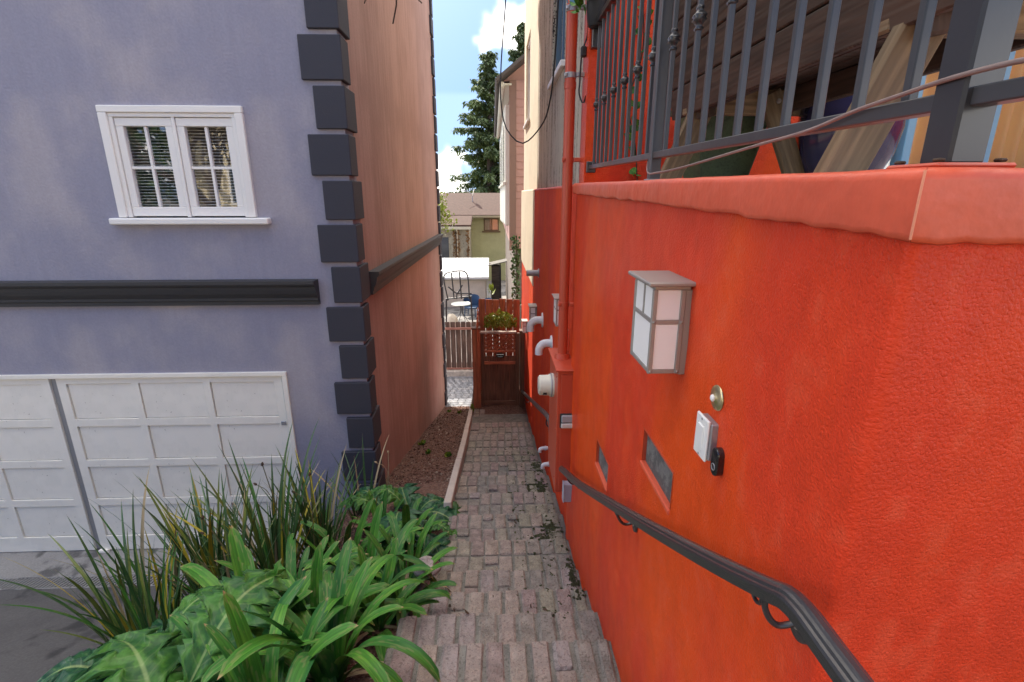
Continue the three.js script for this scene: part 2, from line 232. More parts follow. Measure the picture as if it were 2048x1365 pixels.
function groundY(x, z) { const a = -z; let h = a < 0 ? -1.75 : a < 5 ? lerp(-1.9, -4.2, a / 5) : a < 12.2 ? lerp(-4.2, -5.75, (a - 5) / 7.2) : -5.75; if (a < 5 && x < -2.4) h = Math.min(h, driveY(z) - 0.15); return h; }
function driveY(z) { const a = -z; return a > 4.15 ? -3.77 : Math.min(-1.7, lerp(-3.77, -1.7, (4.15 - a) / 5.6)); }
setting('ground', grid(160, 160, (u, v) => { const k = (t) => { const q = t * 2 - 1; return Math.sign(q) * (Math.abs(q) * 14 + Math.pow(Math.abs(q), 6) * 420); }; const x = k(u), z = -k(v) - 4; return [x, groundY(x, z), z, x / 3, z / 3]; }, 1), M.ground, 'bare earth beneath the houses and yards');
setting('driveway', grid(60, 60, (u, v) => { const x = lerp(-9, -1.95, u), z = lerp(1.5, -4.26, v); return [x, driveY(z) + 0.004 * (vnoise(x * 3, z * 3, 999, 999, 2)), z, x / 1.6, z / 1.6]; }, 1), M.concDark, 'dark stained concrete driveway sloping down to the garage');
setting('garage_apron', boxAt(-9, -1.75, -4.0, -3.765, -4.43, -4.86, 0.006, 1.2), M.conc, 'pale worn concrete strip in front of the garage doors');
setting('street', boxAt(-60, 60, -2.0, -1.70, 1.5, 11, 0.01, 3), M.asphalt, 'pale concrete street behind the photographer');
setting('sidewalk', boxAt(-60, 60, -2.0, -1.58, 11, 13, 0.01, 2), M.concPale, 'far sidewalk across the street');

{ // slotted drain in front of the garage: frame and bars
  const d = thing('trench_drain', 'narrow slotted metal drain across the driveway before the garage', 'drain', null, [0, -3.775, -4.345]);
  part(d, 'channel', boxAt(-7, -1.9, -0.1, -0.02, -0.07, 0.07), M.rubber);
  part(d, 'frame', merge([boxAt(-7, -1.9, -0.03, 0.012, -0.083, -0.07), boxAt(-7, -1.9, -0.03, 0.012, 0.07, 0.083)]), M.conc);
  const sg = cbox(0.018, 0.02, 0.158, 0.002), slatMetal = std({ color: lin(0.22, 0.215, 0.21), roughness: 0.6 }); for (let i = 0; i < 96; i++) part(d, 'slat', sg, slatMetal, [-5.6 + i * 0.0385, -0.001, 0], [0, -0.35, 0]);
}

{ // brick steps
  const steps = new THREE.Group(); steps.name = 'brick_steps'; tag(steps, 'worn brick steps descending between the two houses', null, null, 'structure'); scene.add(steps);
  const cols = [[0.36, 0.275, 0.25], [0.34, 0.245, 0.235], [0.41, 0.325, 0.285], [0.31, 0.255, 0.24], [0.38, 0.265, 0.265], [0.29, 0.25, 0.225], [0.43, 0.33, 0.28], [0.255, 0.23, 0.215], [0.35, 0.285, 0.29], [0.35, 0.31, 0.25]];
  const mats = cols.map((c, i) => { const t = cSpeck.clone(); t.offset.set(i * 0.37, i * 0.21); t.needsUpdate = true; return std({ color: lin(lerp(c[0], 0.31, 0.35) * 1.1, lerp(c[1], 0.275, 0.35) * 1.13, lerp(c[2], 0.225, 0.35) * 1.13), map: t, bumpMap: bRough, bumpScale: 0.012, roughness: 0.92 }); });
  const mossy = std({ color: lin(0.34, 0.32, 0.25), map: cSpeck, bumpMap: bRough, bumpScale: 0.012, roughness: 1 });
  const geos = new Map(), B = rng(12);
  const brickGeo = (w, l) => { const k = w.toFixed(3) + l.toFixed(2); if (!geos.has(k)) geos.set(k, [0, 1, 2, 3].map((q) => { const g = cbox(w, 0.06, l, 0.005 + 0.002 * q, 0.31 + 0.06 * q).clone(), p = g.attributes.position; for (let i = 0; i < p.count; i++) { const h = hash(Math.round(p.getX(i) * 300), Math.round(p.getZ(i) * 300) + q * 91, 3); p.setY(i, p.getY(i) + (p.getY(i) > 0 ? 0.004 * (h - 0.5) : 0)); p.setX(i, p.getX(i) + 0.010 * (hash(Math.round(p.getZ(i) * 300), Math.round(p.getX(i) * 300) + q * 37, 7) - 0.5)); } g.computeVertexNormals(); return g; })); return geos.get(k)[Math.floor(B() * 4)]; };
  let prev = 0.3;
  noses.forEach(([far, y], k) => {
    const near = prev; prev = far; const last = k === noses.length - 1, left = far < 3 ? -0.52 : -0.395, len = far - near;
    const yn = treadY(near + 1e-4), pitch = Math.atan2(yn - y, len);
    { const bedG = boxAt(left - 0.02, XR + 0.03, -0.62, -0.013, -near + 0.0, -far + 0.006, 0.008, 0.5), bp = bedG.attributes.position; for (let i = 0; i < bp.count; i++) bp.setY(i, bp.getY(i) + lerp(yn, y, (-bp.getZ(i) - near) / len)); part(steps, 'mortar_bed', bedG, M.mortar); }
    if (last) return;
    const rows = Math.max(1, Math.round(len / 0.235)), rl = len / rows, cw = (XR - 0.01 - left) / Math.round((XR - left) / 0.1035);
    const count = Math.round((XR - left) / 0.1035), shift = (B() - 0.5) * 0.075;
    for (let r = 0; r < rows; r++) { const off = shift + (r ? (B() - 0.5) * 0.03 : 0); for (let c = 0; c < count; c++) {
      const split = B() < 0.045, x = left + cw * (c + 0.5) + (c === 0 || c === count - 1 ? off / 2 : off), z = -(near + rl * (r + 0.5)), bw = cw + (c === 0 ? off : c === count - 1 ? -off : 0) - (far < 2.95 ? 0.019 : 0.012) - 0.004 * B(), bl = (split ? rl / 2 : rl) - (far < 2.95 ? 0.014 : 0.022);
      const nearWall = c >= count - 3 && far > 2.4 && far < 6.4;
      for (let h = 0; h < (split ? 2 : 1); h++) {
        const m = nearWall && B() < 0.3 ? mossy : mats[Math.floor(B() * mats.length)];
        const o = part(steps, 'brick', brickGeo(Math.round(bw * 200) / 200, Math.round(bl * 100) / 100), m, [x + 0.004 * (B() - 0.5), treadY(-z) - 0.03 + 0.007 * (B() - 0.5), z + (split ? (h - 0.5) * rl / 2 : 0) + 0.006 * (B() - 0.5)], [-pitch + 0.018 * (B() - 0.5), 0.035 * (B() - 0.5), 0.02 * (B() - 0.5)]);
      }
    } }
  });
  // landing at the gate: bare earth and brick
  part(steps, 'landing', boxAt(-0.45, XR + 0.02, -4.3, -3.872, -7.77, -9.9, 0.01, 0.5), M.soil);
  for (let r = 0; r < 4; r++) for (let c = 0; c < 3 - Math.floor(r / 2); c++) part(steps, 'brick', brickGeo(0.09, 0.2), mats[(r * 3 + c) % 10], [-0.34 + c * 0.105, -3.888, -7.9 - r * 0.215], [0.02 * (B() - 0.5), 0.06 * (B() - 0.5), 0]);
}
{ // planting bed between driveway and steps, and the soil strip under the grey house's side wall
  const bed = (x, z) => { const a = -z, t = clamp((x + 0.5) / -2.0), d = Math.max(driveY(z), -3.77); return lerp(bedY(a) - 0.1, a > 4.5 ? -3.55 : Math.min(bedY(a) - 0.3, d + 0.18), t) + 0.03 * (vnoise(x * 5 + 50, z * 5 + 50, 999, 999, 4) - 0.5); };
  scene.userData.bed = bed;
  setting('planting_bed', grid(36, 70, (u, v) => { const z = lerp(0.6, -4.95, v), x = lerp(z < -3.6 ? lerp(-2.65, -1.75, clamp((-z - 3.6) / 0.6)) : -2.65, -0.40, u); return [x, u < 0.01 ? bed(x, z) - 0.35 : bed(x, z), z, x / 0.8, z / 0.8]; }, 1), M.soil, 'dark soil of the planting bed beside the steps');
  const strip = (x, z) => { const a = -z, t = clamp((x - XL) / 0.84), l = -3.14 - 0.302 * (a - 4.96), r = (a < 8.8 ? pathY(a) : -3.9 - 0.42 * (a - 8.8)) - 0.03; return lerp(l, r, t) + 0.05 * (fbm(x / 8 + 3, z / 8 + 3, 32, 32, 4, 5) - 0.5); };
  scene.userData.strip = strip;
  setting('soil_strip', grid(24, 120, (u, v) => { const x = lerp(XL - 0.02, -0.43, u), z = lerp(-3.75, -12.3, v); return [x, strip(x, z), z, x / 0.8, z / 0.8]; }, 1), M.soil, 'reddish bare soil strip along the side of the grey house');
  const ed = thing('path_edging', 'pale concrete edging boards between soil strip and brick path', 'edging');
  const edgeM = std({ color: lin(0.50, 0.44, 0.39), map: cFaint, bumpMap: bRough, bumpScale: 0.006, roughness: 0.95 }), cuts = [3.9, 5.3, 6.9, 8.15, 9.7]; for (let i = 0; i < 4; i++) { const a = cuts[i] + 0.006, b = cuts[i + 1] - 0.006, off = [0, 0.003, -0.003, -0.012][i]; part(ed, 'edging_board', bar([-0.435 + off, -2.725 - 0.252 * (a - 3.9), -a], [-0.435 + off, -2.725 - 0.252 * (b - 3.9), -b], 0.07, 0.16, [0, 1, 0], 0.008, 0.5), edgeM); }
  // mulch chips, pebbles and dead leaf scraps on the strip
  const chip = new THREE.IcosahedronGeometry(1, 0), im = new THREE.InstancedMesh(chip, std({ color: lin(1, 1, 1), roughness: 1 }), 2600), q = new THREE.Object3D(), R = rng(9), c = new THREE.Color();
  for (let i = 0; i < 2600; i++) { const x = lerp(XL + 0.02, -0.5, R()), z = -lerp(4.9, 12.0, Math.pow(R(), 1.3)); q.position.set(x, strip(x, z) + 0.003, z); const s = 0.006 + 0.014 * R() * R(); q.scale.set(s * (0.6 + R()), s * 0.5, s * (0.6 + R())); q.rotation.set(R() * 3, R() * 6, R() * 3); q.updateMatrix(); im.setMatrixAt(i, q.matrix); const k = R(); c.setRGB(...(k < 0.6 ? [0.11, 0.055, 0.04] : k < 0.93 ? [0.18, 0.095, 0.065] : [0.36, 0.29, 0.23])); im.setColorAt(i, c); }
  im.name = 'mulch'; tag(im, 'mulch chips and pebbles scattered over the soil strip', null, null, 'stuff'); shade(im); scene.add(im);
}
{ // patio and yard behind
  const pat = new THREE.Group(); pat.name = 'paver_patio'; tag(pat, 'light grey paver patio at the foot of the alley', null, null, 'structure'); scene.add(pat);
  part(pat, 'sand_bed', boxAt(-3, 0.6, -5.6, -5.335, -11.9, -14.5, 0.01), M.mortar);
  const pm = [[0.36, 0.37, 0.41], [0.42, 0.42, 0.45], [0.31, 0.32, 0.36]].map((c) => std({ color: lin(...c), map: cSpeck, roughness: 0.9 }));
  const pg = [cbox(0.195, 0.05, 0.145, 0.006, 0.5), cbox(0.14, 0.05, 0.145, 0.006, 0.5)], R = rng(31);
  for (let r = 0; r < 17; r++) { let x = -1.75 - R() * 0.15; while (x < -0.35) { const k = R() < 0.6 ? 0 : 1, w = k ? 0.14 : 0.195; part(pat, 'paver', pg[k], pm[Math.floor(R() * 3)], [x + w / 2, -5.322 + 0.004 * R(), -11.95 - r * 0.15]); x += w + 0.007; } }
  setting('yard', boxAt(-14, 14, -5.7, -5.0, -14.75, -60, 0.01, 2), M.conc, 'concrete ground of the back yard');
  part(thing('patio_kerb', 'low pale stone kerb beside the paver patio', 'kerb'), 'stone', boxAt(-0.46, -0.33, -5.5, -4.62, -9.75, -14.4, 0.02, 0.5), M.concPale);
}

// ---------------------------------------------------------------- the grey house on the left
{
  const H = thing('grey_house', 'lavender grey stucco house with charcoal quoins and white garage doors', 'house');
  const top = 6.5, bot = -6;
  part(H, 'front_wall', wallZ(ZF, 0.25, -9, XL, bot, top, [[-3.30, -2.20, -0.215, 0.68], [-6.66, -2.115, -3.78, -1.715]], 2), M.lav);
  part(H, 'side_wall', wallX(XL - 0.003, -0.25, -ZF + 0.25, -ZB, bot, top, [], 2), M.mauve, null, null, 'brownish side wall facing the alley');
  part(H, 'rear_wall', boxAt(-9, XL - 0.26, bot, top, ZB, ZB + 0.25), M.lav);
  part(H, 'outer_wall', boxAt(-9.25, -9, bot, top, ZF, ZB), M.lav);
  part(H, 'roof', boxAt(-9.4, XL + 0.1, top, top + 0.25, ZF + 0.1, ZB - 0.1), M.slateTrim);
  part(H, 'floor_slab', boxAt(-9, XL - 0.26, -1.3, -1.1, ZF - 0.26, ZB + 0.26), M.conc);
  const prof = [[0, 0], [0.135, 0], [0.135, -0.03], [0.12, -0.05], [0.105, -0.06], [0.10, -0.09], [0.09, -0.125], [0.07, -0.155], [0.06, -0.17], [0.06, -0.195], [0.045, -0.205], [0.045, -0.24], [0, -0.24]];
  { const g = extrudeX(prof.map(([o, y]) => [o, y]), -9, -1.665, 0.6); g.translate(0, -0.775, ZF); part(H, 'cornice', g, M.slateTrim); }
  { const sh = prof.map(([o, y]) => [o * 0.85, y]); let g = extrudeX(sh, 0, 7.0, 0.6); g.rotateY(Math.PI / 2); g.rotateX(0.0); g.translate(XL - 0.003, -0.77, -5.2); const p = g.attributes.position; for (let i = 0; i < p.count; i++) p.setY(i, p.getY(i) + 0.02 * (p.getZ(i) + 5.2)); part(H, 'cornice', g, M.slateTrim, null, null, 'dirty moulded cornice along the side wall'); }
  // quoins on both corners of the side wall
  for (let k = -14; k < 9; k++) {
    const wide = ((k + 40) % 2) === 1, y1 = -0.66 - 0.386 * k, y0 = y1 - 0.342; if (y1 > top || y0 < -3.35) { } else
      part(H, 'quoin', boxAt(wide ? -1.61 : -1.525, XL + 0.035, y0, y1, ZF + 0.036, wide ? -5.0 : -5.1, 0.006, 0.5), M.slate);
    if (y1 < top - 0.1) part(H, 'quoin', boxAt(XL - 0.15, XL + 0.04, y0, y1, wide ? -12.02 : -12.14, ZB - 0.04, 0.008, 0.5), M.slate);
  }
  for (let k = 9; k < 13; k++) { const y1 = -0.66 - 0.386 * k; part(H, 'quoin', boxAt(XL - 0.15, XL + 0.04, y1 - 0.342, y1, k % 2 ? -12.02 : -12.14, ZB - 0.04, 0.008, 0.5), M.slate); }
  // casement window
  const w = sub(H, 'window');
  part(w, 'frame', merge([boxAt(-3.36, -2.145, 0.665, 0.722, ZF - 0.04, ZF + 0.035, 0.006), boxAt(-3.36, -3.285, -0.205, 0.665, ZF - 0.04, ZF + 0.034, 0.006), boxAt(-2.215, -2.145, -0.205, 0.665, ZF - 0.04, ZF + 0.034, 0.006), boxAt(-3.285, -2.215, 0.632, 0.664, ZF - 0.05, ZF + 0.018, 0.004), boxAt(-3.285, -3.25, -0.205, 0.632, ZF - 0.05, ZF + 0.017, 0.004), boxAt(-2.25, -2.216, -0.205, 0.632, ZF - 0.05, ZF + 0.017, 0.004), boxAt(-2.765, -2.735, -0.205, 0.632, ZF - 0.05, ZF + 0.014, 0.004)]), M.white);
  part(w, 'sill', boxAt(-3.43, -2.03, -0.268, -0.21, ZF - 0.02, ZF + 0.075, 0.01), M.white);
  for (const [a, b] of [[-3.247, -2.768], [-2.732, -2.253]]) {
    part(w, 'sash', merge([boxAt(a, b, 0.56, 0.628, ZF - 0.045, ZF + 0.004), boxAt(a, b, -0.195, -0.115, ZF - 0.045, ZF + 0.004), boxAt(a, a + 0.062, -0.115, 0.56, ZF - 0.045, ZF + 0.003), boxAt(b - 0.062, b, -0.115, 0.56, ZF - 0.045, ZF + 0.003)]), M.white);
    const mx = (a + b) / 2; part(w, 'muntin', boxAt(mx - 0.012, mx + 0.012, -0.113, 0.558, ZF - 0.04, ZF - 0.008, 0.003), M.white); part(w, 'muntin', boxAt(a + 0.063, b - 0.063, 0.207, 0.231, ZF - 0.04, ZF - 0.009, 0.003), M.white);
    for (const [x0, x1] of [[a + 0.062, mx], [mx, b - 0.062]]) for (const [y0, y1] of [[-0.115, 0.219], [0.219, 0.56]]) { const g = new THREE.PlaneGeometry(x1 - x0, y1 - y0); part(w, 'pane', g, M.glass, [(x0 + x1) / 2, (y0 + y1) / 2, ZF - 0.025], [rr(-0.004, 0.004), rr(-0.006, 0.006), 0]); }
  }
  const slat = cbox(1.0, 0.003, 0.026, 0.001); const slatM = std({ color: lin(0.75, 0.75, 0.74), roughness: 0.6 });
  for (let i = 0; i < 28; i++) part(w, 'blind_slat', slat, slatM, [-2.75, -0.15 + i * 0.0265, ZF - 0.105], [0.22, 0, 0]);
  part(w, 'interior', merge([boxAt(-3.6, -1.9, -0.6, 1.0, ZF - 1.2, ZF - 1.15)]), std({ color: lin(0.05, 0.05, 0.06) }));
  // garage doors
  part(H, 'garage_trim', merge([boxAt(-6.7, -2.075, -1.745, -1.70, ZF - 0.1, ZF + 0.02), boxAt(-2.125, -2.075, -3.765, -1.746, ZF - 0.1, ZF + 0.019)]), M.doorWhite);
  for (const [x0, x1] of [[-4.335, -2.14], [-6.6, -4.405]]) {
    const d = sub(H, 'garage_door'), pw = (x1 - x0 - 0.10) / 3, ph = 0.475, holes = [];
    for (let i = 0; i < 3; i++) for (let j = 0; j < 4; j++) { const a = x0 + 0.085 + i * pw, b = a + pw - 0.065, t = -1.81 - j * 0.462, u = t - 0.385; holes.push([a, b, u, t]); }
    part(d, 'door_leaf', wallZ(ZF - 0.012, 0.03, x0, x1, -3.755, -1.75, holes, 0.7), M.doorWhite);
    for (const [a, b, u, t] of holes) part(d, 'panel', boxAt(a + 0.004, b - 0.004, u + 0.005, t - 0.004, ZF - 0.026, ZF - 0.05, 0.006, 0.7), M.doorWhite, [0, 0, rr(-0.002, 0.002)]);
    part(d, 'backing', boxAt(x0, x1, -3.755, -1.75, ZF - 0.07, ZF - 0.09), M.rubber);
  }
  part(H, 'door_divider', boxAt(-4.40, -4.34, -3.755, -1.75, ZF - 0.05, ZF - 0.03), M.greyMetal);
  part(H, 'latch_plate', boxAt(-2.20, -2.15, -2.29, -2.245, ZF - 0.012, ZF + 0.0, 0.004), M.greyMetal);
  part(H, 'door_shoe', boxAt(-4.345, -4.24, -3.775, -3.735, ZF - 0.01, ZF + 0.03, 0.008), M.doorWhite);
}

// ---------------------------------------------------------------- the red garden wall
function noisy(x, y, z) { return 0.010 * (fbm((x + z) / 3 + 5, y / 3 + 5, 8, 8, 3, 2) - 0.5) + 0.008 * (fbm((x + z) / 1 + 5, y + 5, 8, 8, 3, 6) - 0.5); }
const vents = [[1.385, 1.70, -0.985, -0.85], [2.205, 2.48, -1.44, -1.30]];
function planLine(x, zc, r, far, right, step) { // along the alley, round the corner, along the front
  const out = []; const add = [far]; for (let a = far - step; a > -zc + r + 0.005; a -= step) add.push(a); for (const v of vents) add.push(v[0], v[1]); add.sort((p, q) => q - p);
  const uniq = add.filter((v, i) => i === 0 || add[i - 1] - v > 0.006 || vents.some((w) => w[0] === v || w[1] === v));
  for (const a of uniq) out.push([x, -a, -1, 0]); for (let i = 0; i <= 8; i++) { const t = i / 8 * Math.PI / 2; out.push([x + r - r * Math.cos(t), zc - r + r * Math.sin(t), -Math.cos(t), Math.sin(t)]); }
  for (let X = x + r + step; X < right; X += step) out.push([X, zc, 0, 1]); out.push([right, zc, 0, 1]); return out;
}
{
  const W = thing('red_garden_wall', 'bumpy red stucco garden wall with thick rough cap beside the steps', 'wall');
  const line = planLine(XR, -0.66, 0.014, 3.45, 3.3, 0.032), ys = []; for (let y = -3.3; y < 0.01; y += 0.033) ys.push(y); for (const v of vents) ys.push(v[2], v[3]); ys.push(0.02); ys.sort((a, b) => a - b);
  const P = [], U = [], I = []; let len = 0; const L = line.map((q, i) => { if (i) len += Math.hypot(q[0] - line[i - 1][0], q[1] - line[i - 1][1]); return len; });
  for (const y of ys) line.forEach((q, i) => { const atVent = vents.some((v) => q[3] === 0 && -q[1] >= v[0] - 0.02 && -q[1] <= v[1] + 0.02 && y > v[2] - 0.02 && y < v[3] + 0.02); const d = atVent ? 0 : noisy(q[0], y, q[1]); P.push(q[0] + q[2] * d, y, q[1] + q[3] * d); U.push(L[i] / 1.0, y / 1.0); });
  const n = line.length; for (let j = 0; j < ys.length - 1; j++) for (let i = 0; i < n - 1; i++) { const ym = (ys[j] + ys[j + 1]) / 2, a = -(line[i][1] + line[i + 1][1]) / 2, onAlley = line[i][3] === 0 && line[i + 1][3] === 0; if (onAlley && vents.some((v) => a > v[0] && a < v[1] && ym > v[2] && ym < v[3])) continue; const k = j * n + i; I.push(k, k + 1, k + n + 1, k, k + n + 1, k + n); }
  const g = new THREE.BufferGeometry(); g.setAttribute('position', new THREE.Float32BufferAttribute(P, 3)); g.setAttribute('uv', new THREE.Float32BufferAttribute(U, 2)); g.setIndex(I); g.computeVertexNormals();
  const redWall = M.red.clone(); redWall.map = rep(cRed, 0.28, 0.28); redWall.bumpMap = rep(bStucco, 2.2, 2.2); redWall.bumpScale = 0.0022; redWall.roughness = 0.40; part(W, 'stucco_face', g, redWall);
  for (const [a0, a1, y0, y1] of vents) {
    const v = sub(W, 'vent'), z0 = -a1, z1 = -a0, t = 0.04;
    part(v, 'reveal', merge([boxAt(XR - 0.001, XR + t, y1, y1 + 0.012, z0 - 0.01, z1 + 0.01), boxAt(XR, XR + t, y0, y1, z0 - 0.012, z0), boxAt(XR, XR + t, y0, y1, z1, z1 + 0.012)]), M.redMetal);
    part(v, 'sill', boxAt(XR - 0.006, XR + t, y0 - 0.014, y0 + 0.004, z0 - 0.004, z1 + 0.004, 0.003), M.capPaint);
    part(v, 'screen', boxAt(XR + 0.014, XR + 0.019, y0 + 0.002, y1 - 0.002, z0 + 0.002, z1 - 0.002, 0.001, 0.16), std({ map: cScreen, roughness: 0.7, metalness: 0.3 }), null, null, 'rusty wire mesh');
  }
  // cap: thick, trowelled, ragged lower edge; one length along the alley and one across the front
  const capSec = (s, front) => { // outline in (out, y)
    const far = front ? 0 : s, base = 0.032 + 0.034 * far + 0.004 * (fbm(s * 2 + (front ? 6 : 1), 0.4, 8, 8, 3, 13) - 0.5), rag = fbm((front ? 9 : 3) + s * 2.5, 0.5, 16, 8, 5, 3) - 0.5, botm = (front ? -0.066 - 0.02 * s : lerp(-0.062, -0.002, Math.pow(far, 0.8))) + 0.013 * rag + 0.005 * (vnoise(s * 70 + (front ? 9 : 3), 0.5, 999, 8, 5) - 0.5);
    const o = 0.030 + 0.014 * (fbm(s * 2 + 4, 0.2, 8, 8, 4, 8) - 0.5), w2 = 0.004 * (fbm(s * 6 + 2, 0.7, 16, 8, 3, 18) - 0.5);
    return [[-0.30, base], [o - 0.016, base], [o - 0.008, base - 0.002], [o - 0.002, base - 0.008], [o, base - 0.016], [o + w2, lerp(base, botm, 0.5)], [o - 0.001, botm + 0.012], [o - 0.004, botm + 0.004], [o - 0.010, botm + 0.001], [-0.03, botm + 0.010]];
  };
  const capM = M.capPaint.clone(); capM.map = rep(cFaint, 1.2, 1.2); capM.bumpMap = rep(bRough, 2.2, 2.2); capM.bumpScale = 0.0016;
  const capM2 = capM.clone(); capM2.color = lin(0.73, 0.115, 0.05);
  const N = 150;
  const mk = (front) => { const P = [], U = [], I = []; const m = 10; for (let i = 0; i <= N; i++) { const s = i / N; const sec = capSec(s, front); let acc = 0; sec.forEach(([o, y], k) => { if (k) acc += Math.hypot(o - sec[k - 1][0], y - sec[k - 1][1]); if (front) { const mit = XR - o; P.push(lerp(mit + 0.0004, 3.3, s), y, -0.66 + o); U.push(s * 2.8, acc); } else { const zc = -0.66 + o; P.push(XR - o, y, lerp(zc - 0.0004, -3.46, s)); U.push(s * 2.8, acc); } }); }
    for (let i = 0; i < N; i++) for (let k = 0; k < m - 1; k++) { const a = i * m + k; if (front) I.push(a, a + 1, a + m + 1, a, a + m + 1, a + m); else I.push(a, a + m + 1, a + 1, a, a + m, a + m + 1); }
    const q = new THREE.BufferGeometry(); q.setAttribute('position', new THREE.Float32BufferAttribute(P, 3)); q.setAttribute('uv', new THREE.Float32BufferAttribute(U, 2)); q.setIndex(I); q.computeVertexNormals(); return q; };
  part(W, 'joint_bead', tube([[0.5285, 0.028, -0.6285], [0.527, 0.0, -0.627], [0.5275, -0.03, -0.6275], [0.5285, -0.056, -0.6285]], 0.0016, 24, 6), std({ color: lin(0.76, 0.28, 0.17), roughness: 0.8 }), null, null, 'pale flaking joint between the cap pieces'); part(W, 'cap', mk(false), capM); part(W, 'cap', mk(true), capM2);
}
setting('terrace_floor', boxAt(XR + 0.2, 4.6, -0.3, 0.024, -0.9, -3.47, 0.004, 1), M.concPale, 'terrace floor behind the red wall cap');

// ---------------------------------------------------------------- the red house on the right
{
  const H = thing('red_house', 'red stucco house with stained pale upper wall along the alley', 'house');
  const upTop = 4.4, redHouse = M.red.clone(); redHouse.map = rep(cRed, 0.28, 0.28); redHouse.bumpMap = rep(bStucco, 2.2, 2.2); redHouse.bumpScale = 0.0025; redHouse.roughness = 0.75; redHouse.specularIntensity = 0.4;
  part(H, 'lower_wall', grid(150, 60, (u, v) => { const a = lerp(10.5, 3.44, u), y = lerp(-6, 0.055, v); return [0.588 - noisy(0.5, y, -a), y, -a, a, y]; }, 1), redHouse);
  part(H, 'ledge', boxAt(0.586, 0.66, 0.042, 0.062, -3.44, -10.5, 0.008), M.redSmooth);
  part(H, 'pale_panel', boxAt(0.575, 0.70, -1.32, 0.056, -7.36, -10.51, 0.008), M.cream, null, null, 'cream painted lower wall');
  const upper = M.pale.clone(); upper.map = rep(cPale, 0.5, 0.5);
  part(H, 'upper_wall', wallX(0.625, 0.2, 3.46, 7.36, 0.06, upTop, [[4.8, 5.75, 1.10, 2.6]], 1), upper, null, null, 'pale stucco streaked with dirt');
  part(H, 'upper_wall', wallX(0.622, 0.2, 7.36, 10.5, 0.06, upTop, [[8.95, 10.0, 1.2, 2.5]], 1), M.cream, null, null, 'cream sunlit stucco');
  part(H, 'terrace_wall', wallZ(-3.45, 0.2, 0.60, 5, 0.0, upTop, [[2.55, 4.6, 0.1, 2.3]], 0.7), (() => { const m = M.red.clone(); m.map = rep(cRed, 0.35, 0.35); m.bumpMap = rep(bStucco, 1.4, 1.4); return m; })());
  part(H, 'corner_strip', boxAt(0.605, 0.64, 0.06, upTop, -3.452, -3.60, 0.008, 0.7), M.pale);
  part(H, 'rear_wall', boxAt(0.63, 5, -6, upTop, -10.3, -10.5), M.cream);
  part(H, 'outer_wall', boxAt(5, 5.2, -6, upTop, -0.66, -10.5), M.redSmooth);
  part(H, 'roof', boxAt(0.62, 5.3, upTop, upTop + 0.2, -3.44, -10.5), M.slateTrim);
  part(H, 'floor_slab', boxAt(0.84, 5, -0.2, 0.0, -3.66, -10.2), M.conc);
  const win = (a0, a1, y0, y1, mat, x) => { const w = sub(H, 'window'); part(w, 'frame', merge([boxAt(x, x + 0.06, y0, y1, -a0, -a0 - 0.06), boxAt(x, x + 0.06, y0, y1, -a1 + 0.06, -a1), boxAt(x, x + 0.06, y1 - 0.06, y1, -a0 - 0.061, -a1 + 0.061), boxAt(x, x + 0.06, y0, y0 + 0.06, -a0 - 0.061, -a1 + 0.061), boxAt(x + 0.005, x + 0.05, y0 + 0.06, y1 - 0.06, -(a0 + a1) / 2 - 0.02, -(a0 + a1) / 2 + 0.02)]), mat);
    for (const [p, q] of [[a0 + 0.06, (a0 + a1) / 2 - 0.02], [(a0 + a1) / 2 + 0.02, a1 - 0.06]]) part(w, 'pane', boxAt(x + 0.025, x + 0.03, y0 + 0.06, y1 - 0.06, -p, -q, 0.001), M.glass);
    part(w, 'sill', boxAt(x - 0.075, x + 0.04, y0 - 0.055, y0 - 0.005, -a0 + 0.05, -a1 - 0.05, 0.006), M.white); part(w, 'interior', boxAt(x + 0.9, x + 0.92, y0 - 0.3, y1 + 0.3, -a0, -a1), std({ color: lin(0.06, 0.07, 0.08) })); };
  win(4.8, 5.75, 1.10, 2.6, std({ color: lin(0.09, 0.16, 0.23), roughness: 0.5 }), 0.66); win(8.95, 10.0, 1.2, 2.5, M.white, 0.65);
  // glazed terrace doors
  const blue = std({ color: lin(0.22, 0.42, 0.55), roughness: 0.45 }), curtain = std({ color: lin(0.72, 0.60, 0.26), roughness: 0.8, side: THREE.DoubleSide });
  const D = sub(H, 'terrace_door'); part(D, 'frame', merge([boxAt(2.55, 4.6, 0.10, 0.16, -3.44, -3.56), boxAt(2.55, 4.6, 2.22, 2.3, -3.44, -3.56), ...[2.55, 2.72, 3.27, 3.95, 4.54].map((x) => boxAt(x, x + 0.055, 0.161, 2.219, -3.45, -3.55))]), blue);
  for (const [a, b] of [[2.6, 2.725], [2.77, 3.275], [3.32, 3.955], [4.0, 4.545]]) { part(D, 'pane', boxAt(a, b, 0.16, 2.22, -3.50, -3.505, 0.001), M.glass); part(D, 'curtain', grid(60, 1, (u, v) => [lerp(a, b, u), lerp(0.1, 2.25, v), -3.64 + 0.03 * Math.sin(u * (b - a) * 60)]), curtain); }
  part(D, 'threshold', boxAt(2.5, 4.65, 0.045, 0.098, -3.36, -3.56, 0.006), blue);
}
